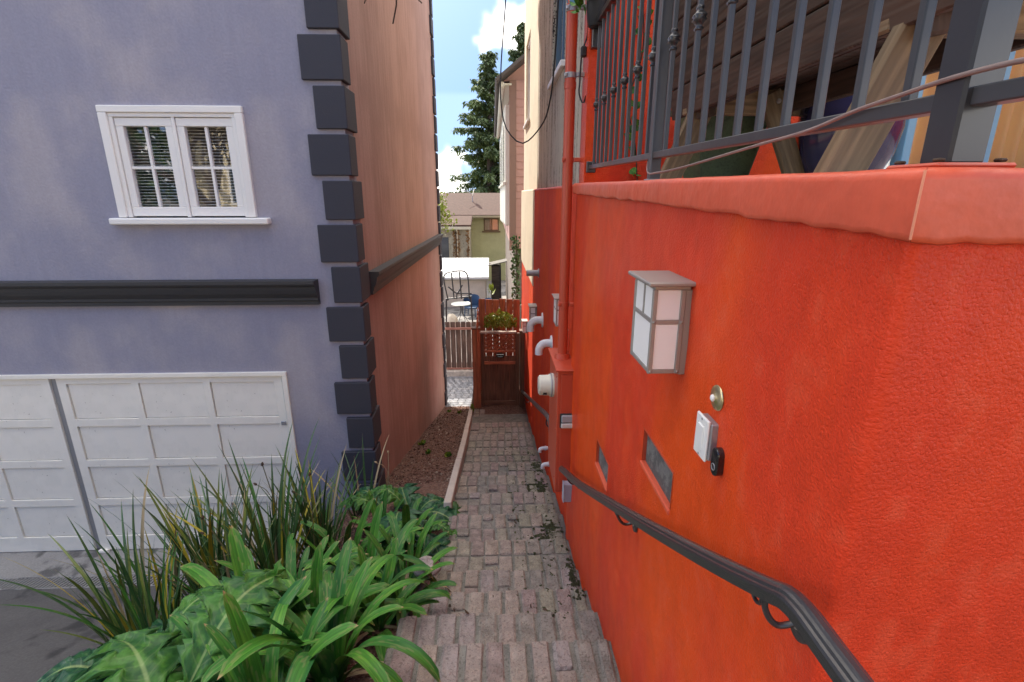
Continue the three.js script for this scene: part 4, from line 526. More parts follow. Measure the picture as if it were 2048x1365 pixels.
// ---------------------------------------------------------------- gate, fences, yard
{
  const g = thing('wooden_gate', 'dark wooden gate with lattice top at the foot of the steps', 'gate', null, [0, -3.87, -8.8]);
  for (let i = 0; i < 5; i++) part(g, 'board', boxAt(-0.205 + i * 0.121, -0.088 + i * 0.121, 0.10, 1.0, -0.02, 0.0, 0.004, 0.8, true), M.woodGate);
  part(g, 'stile', boxAt(-0.25, -0.19, 0.02, 1.44, -0.025, 0.022, 0.005, 0.8, true), M.woodGate); part(g, 'stile', boxAt(0.385, 0.46, 0.02, 1.44, -0.025, 0.022, 0.005, 0.8, true), M.woodGate); part(g, 'rail', boxAt(-0.19, 0.385, 0.03, 0.115, -0.02, 0.018, 0.005, 0.8), M.woodGate); part(g, 'rail', boxAt(-0.19, 0.385, 0.845, 0.905, 0.001, 0.03, 0.005, 0.8), M.woodRed, null, null, 'reddish cross rail'); part(g, 'rail', boxAt(-0.19, 0.385, 1.075, 1.115, -0.018, 0.026, 0.004, 0.8), M.woodRed);
  part(g, 'top_cap', boxAt(-0.27, 0.40, 1.44, 1.475, -0.05, 0.05, 0.005, 0.8), std({ color: lin(0.45, 0.38, 0.33), map: cWood }));
  for (const s of [-1, 1]) for (let i = -4; i < 12; i++) { const x = -0.19 + i * 0.075, h = 0.325, x1 = x + h; let a = [s > 0 ? x : x + h, 1.115], b = [s > 0 ? x1 : x, 1.44]; const clip = (p, q) => { let [px, py] = p, [qx, qy] = q; const f = (X) => py + (qy - py) * (X - px) / (qx - px); if (px < -0.19) { py = f(-0.19); px = -0.19; } if (px > 0.385) { py = f(0.385); px = 0.385; } return [px, py]; }; if (Math.min(a[0], b[0]) > 0.37 || Math.max(a[0], b[0]) < -0.18) continue; const A = clip(a, b), Bq = clip(b, a); if (Math.hypot(A[0] - Bq[0], A[1] - Bq[1]) < 0.06) continue; part(g, 'lath', bar([A[0], A[1], s * 0.006], [Bq[0], Bq[1], s * 0.006], 0.022, 0.009, [0, 0, 1], 0.001, 0.6), M.woodRed); }
  part(g, 'latch', merge([boxAt(0.03, 0.18, 0.985, 1.05, 0.0, 0.05, 0.01), rod([0.06, 1.0, 0.05], [0.15, 1.0, 0.05], 0.012)]), M.black);
  for (const [x0, x1, l] of [[-0.40, -0.262, 'dark wooden post on the hinge side of the gate'], [0.468, 0.552, 'dark wooden gate post against the red wall']]) { const p = thing('gate_post', l, 'post', 'gate posts'); part(p, 'timber', boxAt(x0, x1, -4.2, x0 < 0 ? -2.34 : -2.40, -8.74, -8.87, 0.008, 0.8, true), x0 < 0 ? M.woodRed : M.woodGate); part(p, 'cap', boxAt(x0 - 0.012, x1 + 0.012, x0 < 0 ? -2.34 : -2.40, x0 < 0 ? -2.315 : -2.375, -8.73, -8.885, 0.006), M.woodGate); }
  const f = thing('red_board_fence', 'tall reddish board fence standing behind the gate', 'fence'); for (let i = 0; i < 6; i++) part(f, 'board', boxAt(-0.30 + i * 0.135, -0.172 + i * 0.135, -4.2, -1.97 - 0.01 * (i % 3), -9.66, -9.64, 0.004, 0.9, true), M.woodRed); part(f, 'rail', boxAt(-0.3, 0.5, -2.35, -2.27, -9.70, -9.66), M.woodRed);
  for (let i = 0; i < 4; i++) part(f, 'board', boxAt(-0.32, -0.30, -4.5, -2.1 - 0.03 * i, -9.5 + i * 0.2, -9.31 + i * 0.2, 0.004, 0.9, true), M.woodRed);
  const b = thing('back_fence', 'brown board fence with pinkish rail across the patio end', 'fence'), greyB = std({ color: lin(0.15, 0.09, 0.07), map: cWood, bumpMap: bWood, bumpScale: 0.003 });
  for (let i = 0; i < 17; i++) part(b, 'board', boxAt(-3.0 + i * 0.155, -2.863 + i * 0.155, -5.12, -3.63, -14.45, -14.43, 0.004, 0.9, true), greyB);
  for (let i = 0; i < 17; i++) part(b, 'batten', boxAt(-2.864 + i * 0.155, -2.852 + i * 0.155, -5.05, -3.66, -14.428, -14.415, 0.002), std({ color: lin(0.50, 0.36, 0.30) }));
  part(b, 'rail', boxAt(-3, -0.4, -3.86, -3.79, -14.41, -14.37, 0.004, 0.9), std({ color: lin(0.48, 0.22, 0.17), map: cWood })); part(b, 'rail', boxAt(-3, -0.4, -5.10, -5.05, -14.41, -14.37, 0.004, 0.9), std({ color: lin(0.48, 0.22, 0.17), map: cWood })); part(b, 'kerb', boxAt(-3, -0.33, -5.4, -5.12, -14.3, -14.55, 0.02, 0.6), M.concPale);
  const R = rng(5), s = thing('gate_shrub', 'yellow green leafy shrub rising behind the gate', 'shrub'); part(s, 'foliage', bushCrown(R, 560, () => { const a = R() * 6.28, r = Math.sqrt(R()); return [0.12 + 0.32 * r * Math.cos(a), -2.42 + 0.34 * R() * (1 - 0.5 * r), -9.15 + 0.14 * r * Math.sin(a), 0.6 + 0.8 * R()]; }, [leafGeo(0.07, 0.04), leafGeo(0.085, 0.045), leafGeo(0.06, 0.03)]), M.leafBush);
  const st = []; for (let i = 0; i < 7; i++) st.push(tube([[0.1, -3.9, -9.15], [0.1 + 0.1 * (R() - 0.5), -3.1, -9.15], [0.12 + 0.5 * (R() - 0.5), -2.25, -9.15 + 0.1 * (R() - 0.5)]], 0.008, 10, 5)); part(s, 'stems', merge(st), M.bark);
  // vine by the pale house corner
  const v = thing('climbing_vine', 'trailing vine hanging on the fence by the pale wall', 'vine'); part(v, 'foliage', bushCrown(R, 420, () => { const t = R(); return [0.48 + 0.18 * (R() - 0.5), lerp(-0.9, -2.7, t), -10.9 + 0.25 * (R() - 0.5), 0.7 + 0.7 * R()]; }, [leafGeo(0.08, 0.05), leafGeo(0.06, 0.045)]), M.leafDark); part(v, 'stem', tube([[0.5, -4.8, -10.9], [0.52, -2.5, -10.9], [0.5, -0.9, -10.9]], 0.015, 12, 6), M.bark);
}
{ // metal frame standing in the yard, table and chairs
  const k = thing('metal_frame', 'black folding metal frame leaning above the back fence', 'frame'); const t = (...p) => tube(p, 0.024, 40, 8);
  part(k, 'tubes', merge([t([-1.5, -3.35, -16.2], [-1.6, -2.55, -16.2], [-1.5, -2.45, -16.2], [-0.95, -2.40, -16.2], [-0.86, -2.5, -16.2], [-0.80, -3.3, -16.2]), t([-1.36, -2.45, -16.2], [-1.3, -3.3, -16.2]), t([-1.1, -2.42, -16.2], [-1.06, -3.3, -16.2]), t([-1.55, -3.3, -16.2], [-0.72, -3.22, -16.2]), t([-1.48, -2.9, -16.2], [-1.2, -3.1, -16.2], [-1.02, -2.85, -16.2]), t([-1.2, -3.1, -16.2], [-1.22, -3.3, -16.2])]), M.iron); part(k, 'leg', bar([-0.76, -3.2, -16.15], [-0.66, -5.0, -16.15], 0.05, 0.05), M.iron); part(k, 'leg', bar([-1.55, -3.3, -16.2], [-1.62, -5.0, -16.2], 0.05, 0.05), M.iron); part(k, 'arm', bar([-1.2, -3.12, -16.17], [-0.72, -3.12, -16.17], 0.04, 0.04), M.iron);
  const blue = std({ color: lin(0.03, 0.075, 0.16), roughness: 0.7, bumpMap: bRough, bumpScale: 0.01 });
  const tb = thing('round_table', 'round glass garden table among blue chairs', 'table', null, [-1.32, -5.0, -20]); part(tb, 'tabletop', new THREE.CylinderGeometry(0.42, 0.42, 0.02, 40), phys({ color: lin(0.42, 0.46, 0.45), roughness: 0.15 }), [0, 0.72, 0]); part(tb, 'rim', (() => { const q = new THREE.TorusGeometry(0.42, 0.016, 8, 40); q.rotateX(Math.PI / 2); return q; })(), M.iron, [0, 0.72, 0]); for (let i = 0; i < 4; i++) { const a = i * 1.57 + 0.4; part(tb, 'leg', tube([[0.05 * Math.cos(a), 0.7, 0.05 * Math.sin(a)], [0.06 * Math.cos(a), 0.35, 0.06 * Math.sin(a)], [0.3 * Math.cos(a), 0.0, 0.3 * Math.sin(a)]], 0.014, 12, 6), M.iron); }
  const chair = (x, z, ry, label) => { const c = thing('wicker_chair', label, 'chair', 'blue chairs in the yard', [x, -5, z], ry); const back = []; part(c, 'shell', grid(20, 8, (u, v) => { const a = lerp(-1.9, 1.9, u), rad = 0.31 + 0.03 * v; return [Math.sin(a) * rad, 0.38 + v * lerp(0.22, 0.5, Math.pow(Math.cos(a / 2), 2)), -Math.cos(a) * rad]; }), Object.assign(blue.clone(), { side: THREE.DoubleSide })); part(c, 'seat', new THREE.CylinderGeometry(0.30, 0.28, 0.06, 24), blue, [0, 0.38, 0]); for (const [a, b] of [[-0.22, -0.2], [0.22, -0.2], [-0.22, 0.2], [0.22, 0.2]]) part(c, 'leg', rod([a * 1.1, 0, b * 1.1], [a, 0.38, b], 0.018), blue); };
  chair(-0.95, -20.9, -0.3, 'blue wicker chair behind the round glass table'); chair(-0.42, -20.2, -1.1, 'blue wicker chair at the side of the round glass table, toward the board fence');
  const R = rng(3); const wh = thing('cushion', 'crumpled white cushion lying by the metal frame', 'cushion', null, [-1.62, -4.9, -18.6]); const q = new THREE.SphereGeometry(0.3, 24, 16), p = q.attributes.position; for (let i = 0; i < p.count; i++) { const n = 0.75 + 0.5 * fbm(p.getX(i) + 4, p.getY(i) + p.getZ(i) + 4, 8, 8, 3, 2); p.setXYZ(i, p.getX(i) * n * 0.8, p.getY(i) * n * 1.1 + 0.2, p.getZ(i) * n * 0.7); } q.computeVertexNormals(); part(wh, 'fabric', q, std({ color: lin(0.62, 0.55, 0.45) }));
  const sh = thing('shed', 'low beige shed with white metal roof in the back yard', 'shed'); part(sh, 'wall', boxAt(-3.6, -0.36, -5, -3.62, -22.6, -24.6, 0.02, 1), std({ color: lin(0.66, 0.57, 0.48), map: cFaint }));
  { const rs = new THREE.Shape([[0.16, -3.66], [0.2, -3.58], [-1.6, -2.95], [-1.64, -3.02]].map((v) => new THREE.Vector2(...v))); const g = extrudeX([[0.16, -3.68], [0.2, -3.58], [-1.4, -2.92], [-1.44, -3.02]], -3.8, -0.22, 1); g.translate(0, 0, -22.6); part(sh, 'roof', g, std({ color: lin(0.78, 0.80, 0.83), roughness: 0.5 })); part(sh, 'fascia', boxAt(-3.8, -0.24, -3.74, -3.68, -22.42, -22.46, 0.004), std({ color: lin(0.3, 0.26, 0.2) })); for (let i = 0; i < 6; i++) part(sh, 'roof_seam', (() => { const s = bar([-3.5 + i * 0.6, -3.575, -22.41], [-3.5 + i * 0.6, -2.915, -24.0], 0.03, 0.02); return s; })(), std({ color: lin(0.75, 0.78, 0.82) })); }
  const lt = thing('lean_to', 'weathered dark lean-to beside the white roofed shed', 'lean-to'); part(lt, 'wall', boxAt(-0.1, 0.35, -5, -3.25, -23.5, -24.3, 0.01), std({ color: lin(0.13, 0.10, 0.08), map: cWood })); part(lt, 'roof', bar([-0.25, -3.2, -23.8], [0.65, -3.0, -23.8], 1.0, 0.04, [0, 1, 0]), std({ color: lin(0.10, 0.09, 0.08) })); part(lt, 'post', rod([0.3, -5, -23.4], [0.3, -3.1, -23.4], 0.03), M.iron);
  const pot = (name, label, x, z, h, leaf, n, s, mat) => { const o = thing(name, label, 'plant', null, [x, -5, z]); part(o, 'pot', new THREE.LatheGeometry([[0, 0], [0.12, 0], [0.17, 0.3], [0.15, 0.3], [0.1, 0.02]].map((v) => new THREE.Vector2(...v)), 18), std({ color: lin(0.30, 0.12, 0.07) })); part(o, 'stem', rod([0, 0.2, 0], [0, h, 0], 0.02), M.bark); for (let i = 0; i < n; i++) { const m = part(o, 'leaf', leaf, mat, [0, h * lerp(0.75, 1, R()), 0], [0.5 + R() * 0.9, i * 2.4, 0]); m.rotation.order = 'YXZ'; m.scale.setScalar(s * (0.7 + 0.5 * R())); } return o; };
  pot('potted_plant', 'tall potted plant with yellow green leaves by the shed corner', -0.1, -21.6, 1.0, leafGeo(0.4, 0.11), 14, 1.0, M.leafBush); pot('potted_plant', 'spiky blue green succulent in a pot beside the board fence', 0.12, -20.0, 0.3, leafGeo(0.4, 0.09), 14, 0.8, std({ color: lin(0.14, 0.30, 0.28), side: THREE.DoubleSide })); pot('potted_plant', 'dark leafy plant against the green house', 0.75, -23, 1.3, leafGeo(0.35, 0.16), 18, 1, M.leafDark);
}
{ // green house, its annex, dish
  const h = thing('green_house', 'pale green house with brown shingle roof beyond the yard', 'house'); const gm = std({ color: lin(0.50, 0.54, 0.29), map: rep(cFaint, 0.4, 0.4), bumpMap: bFine, bumpScale: 0.004 });
  part(h, 'wall', wallZ(-30, 0.25, -9, 6, -6, -1.25, [[-0.55, 0.33, -2.08, -1.36]], 1), gm); part(h, 'wall', boxAt(-9, 6, -6, -1.25, -38, -37.8), gm);
  for (let i = 0; i < 14; i++) part(h, 'siding_board', bar([-9, -1.62 - i * 0.24, -29.995], [-0.62, -1.62 - i * 0.24, -29.995], 0.012, 0.232, [0, 1, 0], 0.003).clone(), gm);
  { const g = extrudeX([[0.45, -1.24], [0.45, -1.16], [-3.8, 0.05], [-8.2, -1.16], [-8.2, -1.3]], -9.5, 6.5, 2); g.translate(0, 0, -30); part(h, 'roof', g, std({ map: rep(cShingle, 1, 1), bumpMap: bRough, bumpScale: 0.01, roughness: 0.95 })); }
  part(h, 'gutter', boxAt(-9.5, 6.5, -1.33, -1.21, -29.43, -29.54, 0.02), std({ color: lin(0.30, 0.27, 0.16) }));
  const w = sub(h, 'window'), fm = std({ color: lin(0.18, 0.13, 0.07) }); part(w, 'frame', merge([boxAt(-0.55, -0.48, -2.08, -1.36, -29.96, -30.06), boxAt(0.27, 0.33, -2.08, -1.36, -29.96, -30.06), boxAt(-0.48, 0.27, -1.43, -1.36, -29.96, -30.06), boxAt(-0.48, 0.27, -2.08, -2.03, -29.96, -30.06), boxAt(-0.11, -0.05, -2.03, -1.43, -29.96, -30.06), boxAt(-0.65, 0.42, -2.17, -2.09, -29.90, -30.0)]), fm); part(w, 'curtain', boxAt(-0.5, 0.3, -2.06, -1.38, -30.12, -30.14), std({ color: lin(0.62, 0.54, 0.38) })); part(w, 'pane', boxAt(-0.48, -0.11, -2.03, -1.43, -30.03, -30.035, 0.001), M.glass); part(w, 'pane', boxAt(-0.05, 0.27, -2.03, -1.43, -30.03, -30.035, 0.001), M.glass);
  const a = thing('annex', 'beige stained annex with creeper under a small brown roof', 'building'); const am = std({ color: lin(0.56, 0.50, 0.36), map: rep(cSpeck, 0.5, 0.5) }); part(a, 'wall', boxAt(-5, -1.28, -6, -1.72, -27, -29.7, 0.01, 1), am); { const g = extrudeX([[0.3, -1.66], [0.3, -1.55], [-1.4, -1.15], [-2.4, -1.3]], -5.2, -1.15, 1.5); g.translate(0, 0, -27); part(a, 'roof', g, std({ map: cShingle, roughness: 0.95 })); } part(a, 'fascia', boxAt(-5.2, -1.16, -1.78, -1.64, -26.68, -26.73), std({ color: lin(0.6, 0.55, 0.42) })); part(a, 'window', boxAt(-3.4, -2.35, -3.4, -2.2, -26.985, -27.03), std({ color: lin(0.05, 0.06, 0.07), roughness: 0.2 })); part(a, 'downpipe', rod([-1.9, -6, -26.96], [-1.9, -1.7, -26.96], 0.04), M.cream);
  const R = rng(44); const c = thing('creeper', 'rusty brown creeper on the beige annex wall', 'vine'); part(c, 'foliage', bushCrown(R, 500, () => { const k = R(); const x = k < 0.5 ? -1.95 + 0.35 * (R() - 0.5) : k < 0.75 ? -1.33 + 0.12 * (R() - 0.5) : lerp(-2.4, -1.3, R()), y = k < 0.75 ? -1.8 - 1.9 * R() : -3.4 - 0.4 * R(); return [x, y, -26.93, 0.8 + R()]; }, [leafGeo(0.07, 0.06)]), std({ color: lin(0.26, 0.13, 0.04), side: THREE.DoubleSide })); part(c, 'stem', rod([-1.95, -5.6, -26.92], [-1.95, -1.9, -26.92], 0.03), M.bark);
  const d = thing('satellite_dish', 'pale satellite dish on the brown shingle roof', 'satellite dish', null, [-1.25, -0.48, -32]); part(d, 'mast', rod([0, -0.15, 0], [0, 0.35, 0], 0.03), M.greyMetal); const q = new THREE.SphereGeometry(0.45, 24, 12, 0, 6.3, 0, 0.6); q.scale(1, 0.5, 1); q.rotateZ(1.25); part(d, 'dish', q, std({ color: lin(0.62, 0.6, 0.5), side: THREE.DoubleSide }), [0.25, 0.5, 0]); part(d, 'arm', rod([0.1, 0.4, 0], [-0.6, 0.75, 0.1], 0.02), M.greyMetal); part(d, 'foot', boxAt(-0.15, 0.15, -0.2, -0.13, -0.1, 0.1), M.greyMetal);
}
{ // pink sided house
  const h = thing('pink_house', 'pinkish clapboard house with white bay trim behind the pale wall', 'house'), sid = std({ color: lin(0.46, 0.27, 0.235), roughness: 0.7 }), wt = std({ color: lin(0.66, 0.66, 0.58) });
  part(h, 'wall', boxAt(0.50, 6, -1.45, 2.75, -14.02, -26, 0.01), sid); part(h, 'base', boxAt(0.62, 6, -6, -1.46, -14.2, -26, 0.01), std({ color: lin(0.30, 0.24, 0.2), map: cSpeck }));
  const cg = cbox(5.4, 0.19, 0.02, 0.004); for (let i = 0; i < 22; i++) part(h, 'clapboard', cg, sid, [3.32, -1.35 + i * 0.188, -14.0], [-0.06, 0, 0]);
  part(h, 'corner_board', boxAt(0.44, 0.62, -1.5, 2.75, -13.96, -14.1, 0.005), std({ color: lin(0.24, 0.15, 0.12) }));
  { const s = new THREE.Shape([[0.3, 2.76], [6.2, 2.76], [3.2, 5.0]].map((v) => new THREE.Vector2(...v))); const g = new THREE.ExtrudeGeometry(s, { depth: 11.8, bevelEnabled: false }); g.translate(0, 0, -26); part(h, 'gable', g, sid); part(h, 'roof', merge([bar([0.1, 2.66, -20], [3.2, 5.06, -20], 0.07, 13, [0, 0, 1]).clone(), bar([6.4, 2.66, -20], [3.2, 5.06, -20], 0.07, 13, [0, 0, 1]).clone()].map((q) => uvm(q, 1))), std({ color: lin(0.10, 0.09, 0.085), roughness: 0.9 })); }
  part(h, 'gutter', boxAt(0.2, 0.32, 2.55, 2.68, -13.8, -26, 0.03), wt); part(h, 'soffit', boxAt(0.32, 0.5, 2.62, 2.66, -13.9, -26), wt);
  for (let i = 0; i < 4; i++) { const w = sub(h, 'bay_window'), z = -15 - i * 2.7; part(w, 'bay', boxAt(0.34, 0.52, -0.9 - 0.1 * i, 2.35, z, z - 1.7, 0.04), wt); part(w, 'pane', boxAt(0.33, 0.34, 0.35, 1.9, z - 0.2, z - 0.8, 0.002), M.glass); part(w, 'pane', boxAt(0.33, 0.34, 0.35, 1.9, z - 0.9, z - 1.5, 0.002), M.glass); part(w, 'sill', boxAt(0.28, 0.36, 0.24, 0.32, z + 0.05, z - 1.75), wt); }
}
// ---------------------------------------------------------------- trees
function conifer(label, x, z, base, h, w, seed) {
  const R = rng(seed), t = thing('conifer_tree', label, 'tree', 'evergreens behind the green house', [x, base, z]); part(t, 'trunk', rod([0, 0, 0], [0, h * 0.98, 0], w * 0.09, 0.03, 10), M.bark);
  const P = [], limbs = [], v = new THREE.Vector3(), n = Math.round(h * 12);
  for (let i = 0; i < n; i++) { const f = 0.12 + 0.86 * Math.pow(i / n, 0.92), y = h * f, L = w * (1.05 - f) * (0.6 + 0.75 * R()) * (R() < 0.18 ? 0.45 : 1), a = R() * 6.283, droop = 0.18 + 0.4 * (1 - f), tip = [Math.cos(a) * L, y - droop * L * 0.5 + 0.25 * L * f, Math.sin(a) * L]; limbs.push(rod([0, y, 0], tip, 0.035, 0.008, 4));
    const m = Math.round(26 + 66 * L); for (let k = 0; k < m; k++) { const s = 0.22 + 0.8 * R(), bx = tip[0] * s, by = lerp(y, tip[1], s), bz = tip[2] * s, sp = 0.26 * (0.4 + L * 0.2), px = bx + (R() - 0.5) * sp * 2, py = by - R() * sp * 1.6 + 0.08, pz = bz + (R() - 0.5) * sp * 2, l = 0.18 + 0.22 * R(), q = R() * 6.28, dx = Math.cos(q) * l, dz = Math.sin(q) * l, dy = -l * (0.2 + R()), wx = -dz * 0.28, wz = dx * 0.28; P.push(px, py, pz, px + dx * 0.5 + wx, py + dy * 0.5 + 0.03, pz + dz * 0.5 + wz, px + dx, py + dy, pz + dz, px, py, pz, px + dx, py + dy, pz + dz, px + dx * 0.5 - wx, py + dy * 0.5 + 0.03, pz + dz * 0.5 - wz); } }
  const g = new THREE.BufferGeometry(); g.setAttribute('position', new THREE.Float32BufferAttribute(P, 3)); g.computeVertexNormals(); part(t, 'limbs', merge(limbs), M.bark); part(t, 'crown', g, M.conifer);
}
conifer('tall dark conifer standing alone behind the brown roof', -0.2, -45, -6, 17.2, 5.8, 3); conifer('taller conifer half hidden behind the pink house', 2.6, -47, -6, 20.0, 4.6, 7);
{ const R = rng(61), t = thing('broadleaf_tree', 'small tree with yellow green leaves beyond the grey house corner', 'tree', null, [-2.75, -5, -21.5]); part(t, 'trunk', rod([0, 0, 0], [0.2, 4.2, 0], 0.1, 0.04), M.bark); const l = []; for (let i = 0; i < 12; i++) l.push(rod([0.1, 2.5 + i * 0.12, 0], [0.1 + 1.0 * (R() - 0.4), 3.9 + R() * 1.2, R() - 0.5], 0.03, 0.008, 5)); part(t, 'limbs', merge(l), M.bark); part(t, 'crown', bushCrown(R, 1900, () => { const a = R() * 6.28, b = Math.acos(2 * R() - 1), r = 1.05 * Math.cbrt(R()) * (0.75 + 0.35 * Math.sin(a * 3 + b * 4)); return [0.15 + r * Math.sin(b) * Math.cos(a), 4.15 + r * 0.95 * Math.cos(b), r * Math.sin(b) * Math.sin(a), 0.8 + R()]; }, [leafGeo(0.1, 0.06), leafGeo(0.12, 0.06)]), M.leafBush); }

// ---------------------------------------------------------------- across the street, behind the photographer: what the panes mirror
{
  const h = thing('cream_house', 'sunlit cream house across the street behind the photographer', 'house'), cm = std({ color: lin(0.72, 0.62, 0.42) }); part(h, 'wall', boxAt(-13.6, 4, -1.8, 6.2, 14.5, 22, 0.02), cm); { const g = extrudeX([[-4.6, 6.2], [0, 8.6], [4.6, 6.2]], -14.2, 4.6, 2); g.translate(0, 0, 18.3); part(h, 'roof', g, std({ map: cShingle })); }
  for (let i = 0; i < 5; i++) for (const y of [-0.4, 2.8]) { const w = sub(h, 'window', [-11.0 + i * 3.4, y, 14.48]); part(w, 'frame', boxAt(-0.75, 0.75, -0.08, 1.6, -0.05, 0.04), M.white); part(w, 'pane', boxAt(-0.65, 0.65, 0.02, 1.5, -0.07, -0.045), std({ color: lin(0.04, 0.05, 0.06), roughness: 0.1 })); }
  const R = rng(91), t = thing('street_tree', 'bare street tree whose limb reaches over the driveway', 'tree', null, [-3.4, -1.75, 3.4]), tr = [], tw = [];
  const grow = (p, d, L, r, k) => { const q = p.clone().addScaledVector(d, L); (k < 2 ? tr : tw).push(rod(p.toArray(), q.toArray(), r, r * 0.68, k < 2 ? 10 : 5)); if (k > 5) return; const n = k < 1 ? 4 : 2 + (R() < 0.45 ? 1 : 0); for (let i = 0; i < n; i++) { const e = d.clone().add(new THREE.Vector3(R() - 0.5, (R() - 0.3) * 0.7, R() - 0.5).multiplyScalar(1.35)).normalize(); grow(q, e, L * (0.62 + 0.25 * R()), r * 0.62, k + 1); } };
  grow(new THREE.Vector3(0, 0, 0), new THREE.Vector3(0.05, 1, 0.05).normalize(), 2.1, 0.19, 0); part(t, 'trunk', merge(tr), M.bark); part(t, 'branches', merge(tw), M.bark);
  { const R3 = rng(17), t2 = thing('street_tree', 'bare street tree across from the casement window', 'tree', null, [-8.4, -1.75, 6]), tr2 = [], tw2 = []; const grow2 = (p, d, L, r, k) => { const q = p.clone().addScaledVector(d, L); (k < 2 ? tr2 : tw2).push(rod(p.toArray(), q.toArray(), r, r * 0.68, k < 2 ? 10 : 5)); if (k > 5) return; for (let i = 0; i < 3; i++) { const e = d.clone().add(new THREE.Vector3(R3() - 0.5, (R3() - 0.35) * 0.7, R3() - 0.5).multiplyScalar(1.4)).normalize(); grow2(q, e, L * (0.6 + 0.25 * R3()), r * 0.6, k + 1); } }; grow2(new THREE.Vector3(0, 0, 0), new THREE.Vector3(0.1, 1, 0).normalize(), 1.3, 0.16, 0); part(t2, 'trunk', merge(tr2), M.bark); part(t2, 'branches', merge(tw2), M.bark);
    const e = thing('evergreen_tree', 'dark evergreen beside the cream house across the street', 'tree', null, [-16.3, -1.75, 12.5]); part(e, 'trunk', rod([0, 0, 0], [0, 5, 0], 0.25, 0.08), M.bark); part(e, 'crown', bushCrown(R3, 3500, () => { const a = R3() * 6.28, b = Math.acos(2 * R3() - 1), r = 3.6 * Math.cbrt(R3()); return [r * Math.sin(b) * Math.cos(a), 3.8 + r * 1.05 * Math.cos(b), r * Math.sin(b) * Math.sin(a), 3 + 2 * R3()]; }, [leafGeo(0.1, 0.07)]), M.leafDark); }
  // long limb whose twig hangs into the top of the picture
  const b = [tube([[0, 1.9, 0], [0.9, 2.9, -1.8], [1.9, 3.5, -4.2], [2.80, 3.17, -6.0]], 0.03, 24, 6), tube([[2.70, 3.19, -5.8], [2.85, 2.87, -6.2], [2.91, 2.68, -6.3]], 0.006, 10, 5), tube([[2.85, 2.87, -6.2], [2.93, 2.70, -6.3], [2.90, 2.58, -6.33]], 0.004, 8, 5), tube([[2.85, 2.84, -6.2], [2.99, 2.72, -6.3], [3.05, 2.68, -6.35]], 0.003, 8, 5), tube([[2.85, 2.86, -6.2], [2.81, 2.72, -6.25], [2.77, 2.66, -6.3]], 0.003, 8, 5)]; part(t, 'overhanging_limb', merge(b), M.bark);
}
// ---------------------------------------------------------------- planting bed
function blade(L, W, th0, curl, fold, pointed, twist = 0) {   // strap leaf rising from the origin, bending towards +x
  const n = 16, P = []; let x = 0, y = 0; const cx = [], cy = [], an = []; for (let i = 0; i <= n; i++) { const s = i / n, th = th0 + curl * s * s; cx.push(x); cy.push(y); an.push(th); x += Math.sin(th) * L / n; y += Math.cos(th) * L / n; }
  return grid(4, n, (u, v) => { const i = Math.round(v * n), s = v, prof = pointed ? Math.pow(1 - s, 0.75) * (0.75 + 0.5 * s) : Math.min(1, 0.62 + 1.1 * s) * Math.sqrt(Math.max(0, 1 - Math.pow(s, 10))) * (1 - 0.12 * s), a = (u - 0.5), w = W * prof * a, lift = fold * W * prof * (Math.abs(a) * 2) * (1 + 0.25 * Math.sin(s * 9 + L * 40)) * (1 - 0.5 * s), tw = twist * s; const nx = -Math.cos(an[i]), ny = Math.sin(an[i]); return [cx[i] + nx * (lift + w * Math.sin(tw)) , cy[i] + ny * (lift + w * Math.sin(tw)), w * Math.cos(tw)]; });
}
function acanthus(L, W, lobes, droop, seed) { // deeply lobed, arching, glossy
  const n = lobes * 10, R = rng(seed), ph = R() * 6;
  const g = grid(14, n, (u, v) => { const s = v, env = Math.pow(Math.sin(Math.PI * Math.pow(clamp(0.03 + 0.97 * s), 0.8)), 0.7) * (1 - 0.25 * s), t = (u - 0.5) * 2, q = s * lobes, cut = Math.abs(((q + 1000) % 1) - 0.5) * 2, lobe = 1 - 0.5 * Math.pow(cut, 1.4) * sstep(0.15, 0.6, Math.abs(t)), fine = 1 + 0.12 * Math.sin(q * 25.1) * sstep(0.5, 1, Math.abs(t));
    const w = W * 0.5 * env * t * lobe * fine, along = L * s + 0.16 * L * env * t * t * 0.6, arch = Math.sin(s * 1.6 * droop), yy = 0.30 * L * Math.sin(s * Math.PI * 0.75) - droop * 0.35 * L * s * s + 0.14 * W * Math.abs(t) - 0.18 * W * t * t + 0.018 * L * Math.cos(q * 6.283) * Math.abs(t) + 0.012 * Math.sin(t * 9 + ph + s * 7);
    return [along * 0.95, yy, w]; });
  return g;
}
const BED = scene.userData.bed, STRIP = scene.userData.strip, RP = rng(2024);
const agapG = [[0.55, 0.058, 0.15, 1.0], [0.60, 0.062, 0.25, 1.7], [0.50, 0.055, 0.35, 2.3], [0.58, 0.066, 0.10, 0.5], [0.48, 0.052, 0.5, 1.4], [0.64, 0.058, 0.3, 2.6], [0.42, 0.055, 0.7, 1.5], [0.36, 0.05, 0.4, 1.0]].map(([l, w, t, c], i) => blade(l, w, t, c, 0.22, false, 0.25 * (i % 3 - 1)));
const irisG = [[0.72, 0.030, 0.05, 0.15], [0.84, 0.032, 0.12, 0.3], [0.65, 0.028, 0.25, 0.3], [0.92, 0.032, 0.18, 0.45], [0.6, 0.027, 0.45, 0.5], [0.78, 0.030, 0.3, 0.7]].map(([l, w, t, c], i) => blade(l, w, t, c, 0.12, true, 0.3 * (i % 3 - 1)));
const acanG = [[0.58, 0.46, 5, 0.9], [0.50, 0.42, 5, 1.3], [0.64, 0.48, 6, 1.0], [0.44, 0.38, 4, 1.6]].map((q, i) => acanthus(...q, i + 3));
